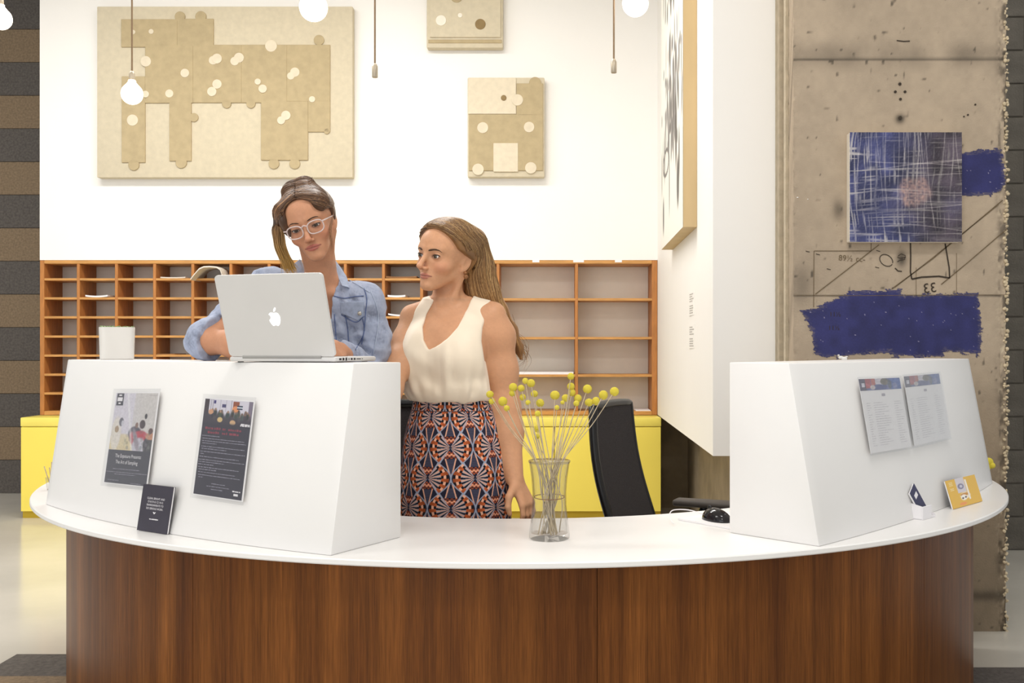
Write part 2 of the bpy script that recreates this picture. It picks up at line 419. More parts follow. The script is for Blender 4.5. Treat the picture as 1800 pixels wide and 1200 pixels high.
a = np.linspace(.4, 6.5, 20); mark([(1557.5 + 11.5 * math.cos(t), 457.5 + 10 * math.sin(t) + 3 * math.cos(t)) for t in a], .0035, M_ink, 'marker_line')
mark([(1578, 450), (1584, 446), (1591, 449), (1590, 456), (1582, 457), (1577, 460)], .003, M_ink, 'marker_line'); mark([(1577, 452), (1583, 454), (1592, 452)], .003, M_ink, 'marker_line')
mark([(1573, 471), (1578, 476), (1585, 477)], .005, M_ink, 'marker_line')
mark([(1576, 71.5), (1588, 73), (1599, 72.5)], .005, M_ink, 'marker_line')
for (x, y) in ((1419, 442), (1437, 447), (1456, 473), (1541, 470), (1543, 441)): mark([(x - 3, y - 1), (x, y), (x + 4, y + .8)], .003, M_ink, 'marker_line')
def col_text(s, x, y, h, mirror=False, rot=0.0, m=M_ink):
    v, f = text_mesh(s); v = v.copy(); v[:, :2] *= h / .7 / F * CY
    if mirror: v[:, 0] *= -1
    ca, sa = math.cos(rot), math.sin(rot); p = CP(x, y, .0028)
    V = np.stack([p[0] + v[:, 0] * ca - v[:, 1] * sa, np.full(len(v), p[1]), p[2] + v[:, 0] * sa + v[:, 1] * ca], 1)
    mesh_obj('lettering', V, f, m, colm)
col_text('89½ cc-', 1497, 459, 10, rot=-.06, m=M_pencil); col_text('33', 1635, 514, 17, True, .12)
col_text('11½', 1468, 556, 8); col_text('11½', 1466, 580, 8)
hole = MB().lathe([(.0065, 0), (.0065, .004)], 10)
for (x, y, r_) in ((1581.5, 148, 1), (1573.5, 161.5, .9), (1590.5, 161.5, .9), (1582.5, 174.5, .9), (1714, 184, .6), (1701, 202, .6), (1694, 205, .5), (1582, 207, 1.1)):
    p = CP(x, y); MB().lathe([(.0065 * r_, 0), (.0065 * r_, .0035)], 10, Matrix.Translation((p[0], p[1] - .001, p[2])) @ Matrix.Rotation(R(90), 4, 'X')).build('drill_hole', M_ink, colm)
# exposed aggregate along the broken right edge
mg = MB(); rg = np.random.default_rng(17)
for i in range(520):
    z_ = rg.uniform(0.0, 4.35); r_ = rg.uniform(.003, .008); sh_ = rg.uniform(.5, 1.0)
    Mr = Matrix.Rotation(rg.uniform(0, 3), 3, 'Y')
    mg.ball((CX1 - rg.uniform(-.003, .016), CY + rg.uniform(.001, .014), z_), (r_ * 1.3, r_, r_), 7, 5, col=np.array(lin((int(150 + 70 * sh_), int(136 + 66 * sh_), int(112 + 58 * sh_)))), M=Mr)
mg.build('aggregate', mat_attr('pebble_aggregate', .8, .3), colm, smooth=True, usecol=True)['kind'] = 'stuff'
# white plaster drips under the big patch
mw = MB()
for (x, y, r_) in ((1478, 628, .012), (1484, 630, .014), (1474, 624, .006), (1488, 627, .006), (1402, 347, .004), (1420, 350, .003)):
    p = CP(x, y); mw.ball((p[0], p[1], p[2]), (r_, .003, r_ * .6), 10, 6)
mw.build('plaster_blob', M_white, colm, smooth=True)
# ================================================================== DESK
DC = np.array((-.10, 4.285)); RO, RI, RW = 1.848, 1.215, 1.735; TOPZ = .72
def arcpt(r, a): return np.array((DC[0] + r * math.sin(a), DC[1] - r * math.cos(a)))
# --- curved wooden front, veneer sheets side by side
def wood_mat(name):
    m = bpy.data.materials.new(name); m.use_nodes = True; t = NT(m); b = t.n['Principled BSDF']
    uv = t.node('ShaderNodeUVMap')
    def nz(sx, sy, sc, det, dist=0.0):
        mp = t.node('ShaderNodeMapping'); mp.inputs['Scale'].default_value = (sx, sy, 1); t.link(uv.outputs[0], mp.inputs[0])
        n = t.node('ShaderNodeTexNoise'); n.inputs['Scale'].default_value = sc; n.inputs['Detail'].default_value = det; n.inputs['Distortion'].default_value = dist
        t.link(mp.outputs[0], n.inputs['Vector']); return n
    n1 = nz(1, .05, 11, 6); n2 = nz(1, .010, 90, 5, .6); n3 = nz(1, .03, 330, 4)
    r1 = t.node('ShaderNodeValToRGB'); e = r1.color_ramp; e.elements[0].position = .30; e.elements[0].color = (*lin('5a3216'), 1)
    e.elements[1].position = .72; e.elements[1].color = (*lin('8a5426'), 1); x = e.elements.new(.5); x.color = (*lin('70421c'), 1)
    t.link(n1.outputs[0], r1.inputs[0])
    def mul(a, n, lo, hi):
        mr = t.node('ShaderNodeMapRange'); mr.inputs[1].default_value = .32; mr.inputs[2].default_value = .68; mr.inputs[3].default_value = lo; mr.inputs[4].default_value = hi
        t.link(n.outputs[0], mr.inputs[0]); v = t.node('ShaderNodeVectorMath', operation='SCALE'); t.link(a, v.inputs[0]); t.link(mr.outputs[0], v.inputs['Scale']); return v.outputs[0]
    c = mul(mul(r1.outputs[0], n2, .76, 1.13), n3, .74, 1.14)
    t.link(c, b.inputs['Base Color']); b.inputs['Roughness'].default_value = .36; b.inputs['Specular IOR Level'].default_value = .14
    bp = t.node('ShaderNodeBump'); bp.inputs['Strength'].default_value = .08; bp.inputs['Distance'].default_value = .003
    t.link(n3.outputs[0], bp.inputs['Height']); t.link(bp.outputs[0], b.inputs['Normal'])
    return m
M_wood = wood_mat('walnut_veneer'); M_woodd = mat('dark_joint', '2a160c', .7, noise=(30, .2))
desk = empty('reception_desk', (DC[0], DC[1], 0), 0, 'round reception desk front of vertical grained brown wood veneer', 'desk')
edges = [R(a) for a in (-112, -74.6, -37.3, 0.0, 37.3, 81)]
# seam seen in the photo lies a little right of the middle
sh = R(7.36)
for k in range(len(edges) - 1):
    a0, a1 = edges[k] + sh + R(.025), edges[k + 1] + sh - R(.025); n = 48
    aa = np.linspace(a0, a1, n); V = []; UV = []
    for r in (RW, RW - .03):
        for z in (.0, TOPZ - .016):
            for t_ in aa: V.append((r * math.sin(t_), -r * math.cos(t_), z)); UV.append((t_ * RW + 10, z))
    f = []
    for i in range(n - 1):
        A, B, C_, D = i, n + i, 2 * n + i, 3 * n + i
        f += [(A, A + 1, B + 1, B), (C_ + 1, C_, D, D + 1), (B, B + 1, D + 1, D), (A + 1, A, C_, C_ + 1)]
    f += [(0, n, 3 * n, 2 * n), (n - 1, 3 * n - 1, 4 * n - 1, 2 * n - 1)]
    mesh_obj('veneer_panel', V, f, M_wood, desk, smooth='auto', uv=UV)
aa = np.linspace(R(-109), R(84), 90); V = []
for r in (RW - .012, RW - .028):
    for z in (.0, TOPZ - .02): V += [(r * math.sin(t_), -r * math.cos(t_), z) for t_ in aa]
n = len(aa); f = []
for i in range(n - 1):
    A, B, C_, D = i, n + i, 2 * n + i, 3 * n + i
    f += [(A, A + 1, B + 1, B), (C_ + 1, C_, D, D + 1), (B, B + 1, D + 1, D), (A + 1, A, C_, C_ + 1)]
mesh_obj('carcass', V, f, M_woodd, desk, smooth='auto')
# --- white ring worktop
M_solid = mat('white_solid_surface', 'eae8e6', .30, noise=(3, .012), spec=.45)
def ring_sector(name, ri, ro, z0, z1, a0, a1, m, n=140, bev=.003):
    aa = np.linspace(a0, a1, n)
    prof = [(ri, z0), (ro - bev, z0), (ro, z0 + bev), (ro, z1 - bev), (ro - bev, z1), (ri + bev, z1), (ri, z1 - bev)]
    k = len(prof); V = []
    for t_ in aa: V += [(DC[0] + r * math.sin(t_), DC[1] - r * math.cos(t_), z) for r, z in prof]
    f = []
    for i in range(n - 1):
        for j in range(k):
            j2 = (j + 1) % k; f.append((i * k + j, (i + 1) * k + j, (i + 1) * k + j2, i * k + j2))
    f += [tuple(range(k)), tuple((n - 1) * k + j for j in range(k - 1, -1, -1))]
    return mesh_obj(name, V, f, m, smooth='auto')
wt = ring_sector('worktop', RI, RO, TOPZ - .016, TOPZ, R(-112), R(85), M_solid)
tag(wt, 'white ring shaped worktop on the wooden reception desk', 'worktop')
# --- raised counter boxes: battered curved front, vertical back
def plan(x, y, drop=.51): Y = F * drop / (y - VY); return np.array(((x - VX) / F * Y, Y))
class Box:
    def __init__(s, bn, bf, tn, tf, bb, bfb, sag, ht):
        s.bn, s.bf, s.tn, s.tf, s.bb, s.bfb, s.sag, s.ht = map(np.asarray, (bn, bf, tn, tf, bb, bfb, sag, ht))
        d = s.bf - s.bn; nrm = np.array((-d[1], d[0])); nrm = nrm / np.linalg.norm(nrm)
        if nrm[1] > 0: nrm = -nrm
        s.out = nrm
    def face(s, u, v):
        b = s.bn * (1 - u) + s.bf * u; t = s.tn * (1 - u) + s.tf * u; p = b * (1 - v) + t * v + s.out * s.sag * 4 * u * (1 - u)
        return np.array((p[0], p[1], TOPZ + v * (s.ht - TOPZ)))
    def normal(s, u, v):
        e = 1e-3; a = s.face(u + e, v) - s.face(u - e, v); b = s.face(u, v + e) - s.face(u, v - e); n = np.cross(a, b); n /= np.linalg.norm(n)
        return n if n[1] < 0 else -n
    def hit(s, px, py):
        u = v = .5
        for _ in range(30):
            def pr(u, v):
                p = s.face(u, v); return np.array((VX + p[0] / p[1] * F, VY - (p[2] - HC) / p[1] * F))
            r = pr(u, v) - (px, py); J = np.stack([(pr(u + 1e-4, v) - pr(u, v)) / 1e-4, (pr(u, v + 1e-4) - pr(u, v)) / 1e-4], 1)
            du = np.linalg.solve(J, -r); u += du[0]; v += du[1]
        return u, v
    def build(s, name, n=40):
        us = np.linspace(0, 1, n)
        bot = [s.face(u, 0) for u in us]; top = [s.face(u, 1) for u in us]
        bk = [np.array((*(s.bb * (1 - u) + s.bfb * u), TOPZ)) for u in us]; tk = [p + (0, 0, s.ht - TOPZ) for p in bk]
        bm = bmesh.new(); L = [[bm.verts.new(p) for p in q] for q in (bot, top, tk, bk)]
        for a in range(4):
            A, B = L[a], L[(a + 1) % 4]
            for i in range(n - 1): bm.faces.new((A[i], A[i + 1], B[i + 1], B[i]))
        bm.faces.new([L[a][0] for a in range(4)]); bm.faces.new([L[a][-1] for a in (3, 2, 1, 0)])
        bmesh.ops.recalc_face_normals(bm, faces=bm.faces)
        sharp = [e for e in bm.edges if e.calc_face_angle(0) > R(40)]
        bmesh.ops.bevel(bm, geom=sharp, offset=.0035, segments=2, affect='EDGES', profile=.5)
        return MB().bm(bm).build(name, M_solid, smooth='auto')
bn, bf, bb = plan(581.5, 976.6), plan(80, 886), plan(705, 944)
BL = Box(bn, bf, (-.493, 2.594), (-1.608, 3.426), bb, bf + np.array((.6, .8)) * .30, .07, 1.1925)
o = BL.build('raised_counter'); tag(o, 'white raised counter with slanted front carrying the silver laptop and planter', 'counter', 'raised counter boxes')
bn, bf, bb = plan(1440, 960.7), plan(1745, 849), plan(1282, 936)
BR = Box(bn, bf, (.633, 2.697), (1.585, 3.86), bb, bf + np.array((-.783, .622)) * .30, .05, 1.1912)
o = BR.build('raised_counter'); tag(o, 'white raised counter with slanted front holding the two clear sleeved sheets', 'counter', 'raised counter boxes')

# ------------------------------------------------------------------ flat printed cards
M_print = mat_attr('printed_paper', .42, .4); M_paper = mat('white_paper', 'f1eff0', .6, noise=(8, .02))
M_acr = clear_mat('clear_acrylic'); M_txtw = mat('white_print', 'e9e6ea', .6, noise=(50, .03)); M_txtr = mat('red_print', '8e4050', .6, noise=(50, .05))
M_txtd = mat('dim_print', '9d99a8', .6, noise=(50, .05)); M_txtg = mat('grey_print', 'aaa5b0', .6, noise=(50, .05)); M_navy = mat('navy_card', '383440', .45, noise=(20, .06))
class Card:
    """flat sheet with corner BL and edge vectors; all parts live under an Empty at its lower edge"""
    def __init__(s, name, BLc, BRc, TLc, label, cat, group=None):
        s.o = np.asarray(BLc, float); s.U = np.asarray(BRc, float) - s.o; s.V = np.asarray(TLc, float) - s.o
        n = np.cross(s.U, s.V); n /= np.linalg.norm(n); s.n = n if n[1] < 0 else -n
        s.w, s.h = np.linalg.norm(s.U), np.linalg.norm(s.V)
        s.root = empty(name, tuple(s.o + s.U / 2), 0, label, cat, group)
    def P(s, a, b, off=0.0): return s.o + np.multiply.outer(np.asarray(a, float), s.U) + np.multiply.outer(np.asarray(b, float), s.V) + np.multiply.outer(np.asarray(off, float) + 0 * np.asarray(a, float), s.n)
    def slab(s, name, a0, a1, b0, b1, z0, z1, m):
        c = [(a0, b0), (a1, b0), (a1, b1), (a0, b1)]
        v = [s.P(a, b, z0) for a, b in c] + [s.P(a, b, z1) for a, b in c]
        return mesh_obj(name, v, [(3, 2, 1, 0), (4, 5, 6, 7), (0, 1, 5, 4), (1, 2, 6, 5), (2, 3, 7, 6), (3, 0, 4, 7)], m, s.root, world=True)
    def picture(s, name, a0, a1, b0, b1, off, painter, nx, ny, m=None):
        A, B = np.meshgrid(np.linspace(0, 1, nx), np.linspace(0, 1, ny), indexing='ij')
        V = s.P(a0 + A * (a1 - a0), b0 + B * (b1 - b0), off).reshape(-1, 3)
        c = painter(A, B); f = grid_faces(nx, ny)
        return mesh_obj(name, V, f if np.cross(s.U, s.V) @ s.n > 0 else f[:, ::-1], m or M_print, s.root, col=lina(np.clip(c, 0, 255)).reshape(-1, 3), world=True)
    def text(s, string, a, b, hgt, off, m, wmax=None, mirror=False, align='CENTER', parent=None):
        v, f = text_mesh(string, align); k = hgt / .7; X = v[:, 0] * k; Yv = v[:, 1] * k
        if wmax is not None and (X.max() - X.min()) > wmax * s.w: X *= wmax * s.w / (X.max() - X.min())
        return mesh_obj('lettering', s.P(a + X / s.w, b + Yv / s.h, off), f, m, s.root, world=True)
    def lines(s, rows, off, m, th=.0022, name='text_lines'):
        """unreadably small print: broken strokes; rows of (a0, a1, b)"""
        mb = MB(); rg = np.random.default_rng(len(rows))
        for a0, a1, b in rows:
            a = a0
            while a < a1:
                w = rg.uniform(.012, .07); e = min(a + w, a1); h = th / s.h * rg.uniform(.8, 1.15)
                mb.add([s.P(a, b, off), s.P(e, b, off), s.P(e, b + h, off), s.P(a, b + h, off)], [(0, 1, 2, 3)]); a = e + rg.uniform(.006, .014)
        o_ = mb.build(name, m, s.root, world=True); o_['kind'] = 'stuff'; return o_
def card_on(box, name, px4, label, cat, off=.004, group=None):
    """px4: TL, TR, BR, BL pixels on the slanted face"""
    pts = []
    for p in px4:
        u, v = box.hit(*p); pts.append(box.face(u, v) + box.normal(u, v) * off)
    TL, TR, BRc, BLc = pts
    return Card(name, BLc, BRc, (TL + TR - BRc + BLc * 1.0) * .5 + (BLc - BLc) if False else TL, label, cat, group)
def blob(c, A, B, x, y, rx, ry, col, soft=.15, ang=0.0):
    ca, sa = math.cos(ang), math.sin(ang); dx, dy = A - x, B - y
    d = np.sqrt(((dx * ca + dy * sa) / rx) ** 2 + ((-dx * sa + dy * ca) / ry) ** 2); w = sstep(1 + soft, 1 - soft, d)[..., None]
    return c * (1 - w) + np.array(col, float) * w
def rect(c, A, B, x0, x1, y0, y1, col):
    w = ((A >= x0) & (A <= x1) & (B >= y0) & (B <= y1))[..., None]; return np.where(w, np.array(col, float), c)

# poster 1
C1 = card_on(BL, 'poster', [(209, 686), (294, 688.5), (266.5, 861), (186, 852)], 'clear sleeved poster of a seated red shirted audience above navy lettering', 'poster', .012, 'sleeved posters on the counter front')
C1.slab('paper', .02, .98, .02, .98, -.0012, -.0002, M_paper)
def pt1(A, B):
    c = np.ones(A.shape + (3,)) * np.array([208, 203, 214.0]); c = c + ((A - .5) * -6)[..., None]
    c = rect(c, A, B, .48, 1, 0, 1, (205, 200, 198))
    c = blob(c, A, B, .30, .12, .42, .16, (214, 196, 150)); c = blob(c, A, B, .12, .28, .12, .3, (222, 214, 200))
    c = blob(c, A, B, .13, .36, .05, .06, (150, 120, 80)); c = blob(c, A, B, .22, .49, .055, .075, (50, 48, 60)); c = blob(c, A, B, .25, .47, .03, .05, (190, 190, 200))
    c = blob(c, A, B, .57, .30, .15, .12, (60, 55, 68)); c = blob(c, A, B, .60, .44, .035, .05, (120, 85, 70))
    c = blob(c, A, B, .70, .22, .20, .13, (182, 58, 72)); c = blob(c, A, B, .55, .20, .07, .14, (180, 70, 80), .2, .5)
    c = blob(c, A, B, .73, .46, .065, .075, (62, 40, 45)); c = blob(c, A, B, .79, .60, .03, .045, (50, 40, 48))
    c = blob(c, A, B, .70, .08, .16, .15, (196, 192, 205)); c = rect(c, A, B, .86, 1, 0, .24, (72, 68, 72)); c = blob(c, A, B, .95, .26, .12, .06, (196, 140, 110)); c = blob(c, A, B, .94, .35, .05, .05, (90, 60, 55))
    c = rect(c, A, B, .80, .99, .955, .965, (170, 160, 160)); c = blob(c, A, B, .85, .1, .05, .12, (60, 55, 62))
    c = blob(c, A, B, .62, .18, .05, .20, (150, 140, 150), .5, .4); c = blob(c, A, B, .30, .55, .26, .5, (214, 210, 222), .9) * .35 + c * .65
    for k in range(40):
        x, y = rng.uniform(.35, 1), rng.uniform(0, .34); c = c * .75 + .25 * blob(c, A, B, x, y, .03, .03, tuple(rng.uniform(60, 190) + rng.uniform(-12, 12, 3)))
    glare = np.exp(-((A - .42 + .25 * (B - .5)) / .025) ** 2)[..., None] * .6; c = c * (1 - glare) + 238 * glare  # glare streak painted over the print, left half washed pale
    return c + (vnoise(np.stack([A * 40, B * 40, A * 0], -1), 3) * 9)[..., None]
C1.picture('photo_print', .045, .955, .372, .965, 0, pt1, 110, 130)
C1.slab('title_block', .045, .955, .03, .372, -.0002, .0003, M_navy)
C1.slab('badge', .075, .225, .835, .962, 0, .0006, M_navy)
C1.slab('badge_text', .095, .205, .88, .92, .0006, .0008, M_txtw); C1.slab('badge_text', .12, .18, .935, .95, .0006, .0008, M_txtw); C1.slab('badge_text', .125, .175, .85, .865, .0006, .0008, M_txtw)
C1.text('The Exposure Presents:', .5, .295, .0105, .0008, M_txtw, .80); C1.text('The Art of Sampling', .48, .232, .0105, .0008, M_txtw, .70)
C1.lines([(.2, .78, .175), (.06, .94, .142), (.25, .7, .122), (.12, .36, .058), (.62, .84, .040)], .0008, M_txtd, .0014)
C1.slab('acrylic_sleeve', -.01, 1.01, -.01, 1.01, .0016, .0034, M_acr)
# poster 2
C2 = card_on(BL, 'poster', [(366, 695), (463, 696.5), (434, 886.5), (343, 872.5)], 'clear sleeved dark poster with crowd photo and lines of small white text', 'poster', .012, 'sleeved posters on the counter front')
C2.slab('paper', .02, .98, .02, .98, -.0012, -.0002, M_paper)
C2.slab('title_block', .03, .955, .03, .965, -.0002, .0002, M_navy)
def pt2(A, B):
    c = np.ones(A.shape + (3,)) * np.array([214, 210, 222.0]); c = rect(c, A, B, 0, .10, 0, 1, (66, 54, 62)); c = rect(c, A, B, .92, 1, 0, 1, (128, 118, 136))
    for x in (.13, .17, .33, .45, .56): c = rect(c, A, B, x, x + .012, .55, 1, (150, 145, 160))
    c = rect(c, A, B, .60, .73, .55, .97, (150, 80, 50)); c = blob(c, A, B, .66, .66, .07, .13, (226, 150, 100)); c = rect(c, A, B, .19, .24, .84, .97, (60, 50, 120)); c = rect(c, A, B, .37, .45, .70, .84, (70, 66, 110)); c = rect(c, A, B, .69, .80, .66, .82, (40, 54, 80)); c = rect(c, A, B, .69, .80, .72, .76, (220, 225, 235))
    dk = sstep(.52, .30, B + .10 * vnoise(np.stack([A * 14, B * 3, A * 0], -1), 11))[..., None]; c = c * (1 - dk) + np.array([70, 64, 74.0]) * dk
    rg = np.random.default_rng(4)
    for i in range(26):
        x = rg.uniform(.02, .96); y = rg.uniform(.40, .62); c = blob(c, A, B, x, y - .12, .035, .12, tuple(rg.uniform(42, 86) + rg.uniform(-8, 10, 3)), .5); v_ = rg.uniform(60, 190); c = blob(c, A, B, x, y, .020, .05, (v_, v_ * .78, v_ * .66), .5)
    c = blob(c, A, B, .36, .22, .055, .10, (214, 186, 130)); c = blob(c, A, B, .63, .14, .06, .10, (206, 170, 130)); c = blob(c, A, B, .15, .5, .05, .1, (210, 160, 125))
    fd = sstep(.14, 0, B)[..., None]; return c * (1 - fd) + np.array([58, 54, 66.0]) * fd
C2.picture('photo_print', .03, .955, .715, .965, .0005, pt2, 150, 70)
C2.lines([(.77, .95, .722), (.77, .95, .73), (.78, .94, .738)], .0012, M_txtw, .003, 'print_mark')
C2.lines([(.10, .26, .668), (.28, .40, .668), (.44, .50, .668), (.55, .80, .668), (.16, .38, .628), (.44, .55, .628), (.58, .76, .628)], .0008, M_txtr, .0055, 'heading_lines')
rows = [(.06, .40, .60), (.07, .88, .573), (.07, .92, .549), (.08, .36, .527), (.07, .90, .495), (.08, .56, .473), (.06, .93, .445), (.07, .14, .423), (.06, .82, .395), (.05, .93, .366), (.05, .55, .344), (.05, .35, .320), (.06, .84, .293), (.07, .42, .271), (.07, .78, .245), (.08, .88, .218), (.09, .17, .196), (.36, .62, .145), (.27, .70, .118), (.36, .58, .092)]
C2.lines(rows, .0008, M_txtd, .0017)
C2.slab('badge', .80, .88, .062, .083, .0006, .0009, M_txtw); C2.lines([(.77, .92, .098)], .0009, M_txtw, .003, 'badge_text')
C2.slab('acrylic_sleeve', -.01, 1.01, -.01, 1.01, .0016, .0034, M_acr)
# booklet leaning against the left counter
def lean(box, name, pxBL, pxBR, pxTL, label, cat, group=None, fwd=0.0):
    a = plan(*pxBL, drop=HC - TOPZ - .001); b = plan(*pxBR, drop=HC - TOPZ - .001)
    BLp = np.array((*a, TOPZ + .0012)); BRp = np.array((*b, TOPZ + .0012)); u, v = box.hit(*pxTL); TLp = box.face(u, v) + box.normal(u, v) * .016; o3 = np.array((*box.out, 0)) * fwd; BLp = BLp + o3; BRp = BRp + o3
    w = BRp - BLp; up = TLp - BLp; up = up - w * (up @ w) / (w @ w) * .55
    def clear(P):
        v = (P[2] - TOPZ) / (float(box.ht) - TOPZ); us = np.linspace(-.1, 1.1, 200); q = np.array([box.face(u_, v) for u_ in us]); tg = box.bf - box.bn; tg = tg / np.linalg.norm(tg)
        i = np.argmin(np.abs((q[:, :2] - P[:2]) @ tg)); return (P[:2] - q[i, :2]) @ box.out
    o1 = np.array((*box.out, 0)); kb = max(0, .012 - min(clear(BLp), clear(BRp))); BLp = BLp + o1 * kb; BRp = BRp + o1 * kb
    kt = max(0, .010 - min(clear(BLp + up), clear(BRp + up))); up = up + o1 * kt
    return Card(name, BLp, BRp, BLp + up, label, cat, group)
C3 = lean(BL, 'booklet', (260.5, 928), (313, 936), (279, 851), 'charcoal booklet with white capitals leaning on the left counter front', 'booklet', None, .02)
C3.slab('cover', 0, 1, 0, 1, -.0015, 0, M_navy); C3.slab('pages', .01, .995, .005, .995, -.006, -.0016, M_paper); C3.slab('back_cover', 0, 1, 0, 1, -.0072, -.0061, M_navy)
for k, (s_, w_) in enumerate((('CLEAN, BRIGHT AND', .76), ('E N E R G I Z I N G', .76), ('ENVIRONMENTS TO', .76), ('DO SERIOUS WORK.', .76))): C3.text(s_, .49, .695 - k * .072, .0056, .0004, M_txtw, w_)
hv, hf = [(-.05, .02), (0, -.022), (.05, .02), (.028, .028), (0, .014), (-.028, .028)], [(0, 1, 2, 3, 4, 5)]
mesh_obj('emblem', [C3.P(.5 + x, .405 + y, .0004) for x, y in hv], hf, M_txtw, C3.root, world=True)
C3.lines([(.36, .66, .27), (.37, .65, .262)], .0004, M_txtw, .002)
# twin sleeved sheets on the right counter
def sheet(px4, label, tint):
    C = card_on(BR, 'notice_sheet', px4, label, 'notice', .012, 'sleeved notices on the right counter')
    C.slab('paper', .02, .985, .015, .985, -.0012, 0, M_paper)
    def pt(A, B):
        c = np.ones(A.shape + (3,)) * np.array([92, 98, 150.0]); c = rect(c, A, B, 0, .15, 0, 1, (70, 60, 90)); c = rect(c, A, B, .14, .26, .2, 1, (170, 70, 80)); c = rect(c, A, B, .27, .38, .1, 1, (180, 96, 84)); c = rect(c, A, B, .38, .56, .25, 1, (205, 200, 212)); c = rect(c, A, B, .74, 1, 0, 1, (58, 92, 165))
        c = blob(c, A, B, .6, .7, .1, .3, (96, 88, 74)); c = blob(c, A, B, .45, .2, .2, .28, (56, 66, 130)); c = blob(c, A, B, .30, .25, .06, .2, (200, 190, 190)); c = rect(c, A, B, .05, .12, .3, .65, (210, 208, 220)); c = blob(c, A, B, .72, .45, .05, .4, (70, 80, 100)); c = blob(c, A, B, .85, .3, .06, .3, (110, 120, 170))
        return c + (vnoise(np.stack([A * 24, B * 10, A * 0], -1), 17) * 22)[..., None] + tint
    C.picture('photo_print', .02, .975, .83, .985, .0004, pt, 90, 30)
    C.slab('emblem', .48, .56, .745, .78, .0003, .0005, M_txtg)
    rows = []
    rg = np.random.default_rng(9 + int(abs(tint)))
    for i in range(19):
        b = .66 - i * .031; rows += [(.10, .10 + rg.uniform(.03, .10), b), (.26, rg.uniform(.40, .62), b), (.74, rg.uniform(.82, .93), b)]
    C.lines(rows, .0005, M_txtg, .0009)
    C.slab('acrylic_sleeve', -.012, 1.012, -.01, 1.01, .0016, .0034, M_acr); return C
sheet([(1500, 665.5), (1577, 661), (1597.5, 787.5), (1523, 800)], 'left one of two sleeved notice sheets with blue photo header', 0)
sheet([(1580, 660.8), (1645, 656.5), (1664, 771), (1600, 786.8)], 'right one of two sleeved notice sheets with blue photo header', -14)
# yellow brochure and card holder
C4 = lean(BR, 'brochure', (1676, 895), (1727, 880.5), (1657.5, 845), 'yellow folded brochure leaning on the right counter front', 'brochure')
def pt4(A, B):
    c = np.ones(A.shape + (3,)) * np.array([222, 178, 74.0]); c = rect(c, A, B, .30, .58, .48, 1, (206, 200, 206)); c = blob(c, A, B, .5, .36, .17, .12, (236, 222, 196)); c = blob(c, A, B, .5, .40, .16, .05, (196, 140, 70))
    c = blob(c, A, B, .44, .30, .10, .10, (240, 234, 226)); c = blob(c, A, B, .40, .28, .03, .03, (70, 50, 40)); c = blob(c, A, B, .50, .30, .03, .03, (90, 60, 50)); c = blob(c, A, B, .43, .70, .10, .10, (130, 125, 150)); c = blob(c, A, B, .44, .70, .05, .05, (200, 198, 210))
    for i in range(6): c = rect(c, A, B, .07, .20, .62 + i * .055, .635 + i * .055, (240, 226, 180))
    c = rect(c, A, B, .60, .66, .2, .9, (238, 232, 224)); c = blob(c, A, B, .36, .1, .12, .05, (230, 150, 90)); return c
C4.picture('cover_print', 0, 1, 0, 1, .0004, pt4, 60, 60); C4.slab('cover', 0, 1, 0, 1, -.0012, 0, mat('yellow_card', 'd9ae4a', .5, noise=(10, .05)))
C4.slab('pages', 0.01, .99, 0.01, .99, -.006, -.0013, M_paper)
hold = empty('card_holder', (*plan(1631, 911), TOPZ), 0, 'white plastic business card holder beside the yellow brochure', 'card holder')
hx = plan(1655, 901) - plan(1611, 913); ang = math.atan2(hx[1], hx[0]) ; hold.rotation_euler = (0, 0, ang)
M_plast = mat('white_plastic', 'ebe8ea', .35, noise=(10, .02))
w2 = .046; SW = Matrix(((0, 0, 1, 0), (1, 0, 0, 0), (0, 1, 0, 0), (0, 0, 0, 1)))
MB().rbox((-w2, -.002, 0), (w2, .040, .004), .001, 1).build('base', M_plast, hold)
MB().rbox((-w2, -.005, 0), (w2 * .35, -.001, .040), .001, 1).build('front_lip', M_plast, hold)
MB().prism([(-.003, 0), (.040, 0), (.040, .050), (-.003, .040)], -w2, -w2 + .003, SW).build('side', M_plast, hold)
MB().prism([(-.003, 0), (.040, 0), (.040, .050), (.02, .02), (-.003, .010)], w2 - .003, w2, SW).build('side', M_plast, hold)
MB().rbox((-w2, .037, 0), (w2, .040, .055), .001, 1).build('back_rest', M_plast, hold)
bc = empty('business_cards', (0, 0, 0), 0, 'small stack of navy business cards in the white holder', 'cards')
bc.location = Matrix.LocRotScale(hold.location, hold.rotation_euler, None) @ Vector((.014, .008, .0045)); bc.rotation_euler = (0, 0, ang)
Mt = Matrix.Rotation(R(-14), 4, 'X') @ Matrix.Rotation(R(-32), 4, 'Y')
MB().box((-.024, 0, 0), (.024, .0012, .094), Mt @ Matrix.Translation((0, 0, .012))).build('card', mat('navy_print', '2f2f52', .5, noise=(10, .05)), bc)
MB().box((-.025, .0014, 0), (.025, .006, .092), Mt @ Matrix.Translation((0, 0, .012))).build('card', M_paper, bc)
MB().box((-.010, -.0004, .060), (.012, 0, .074), Mt @ Matrix.Translation((0, 0, .012))).build('card_text', M_txtw, bc)
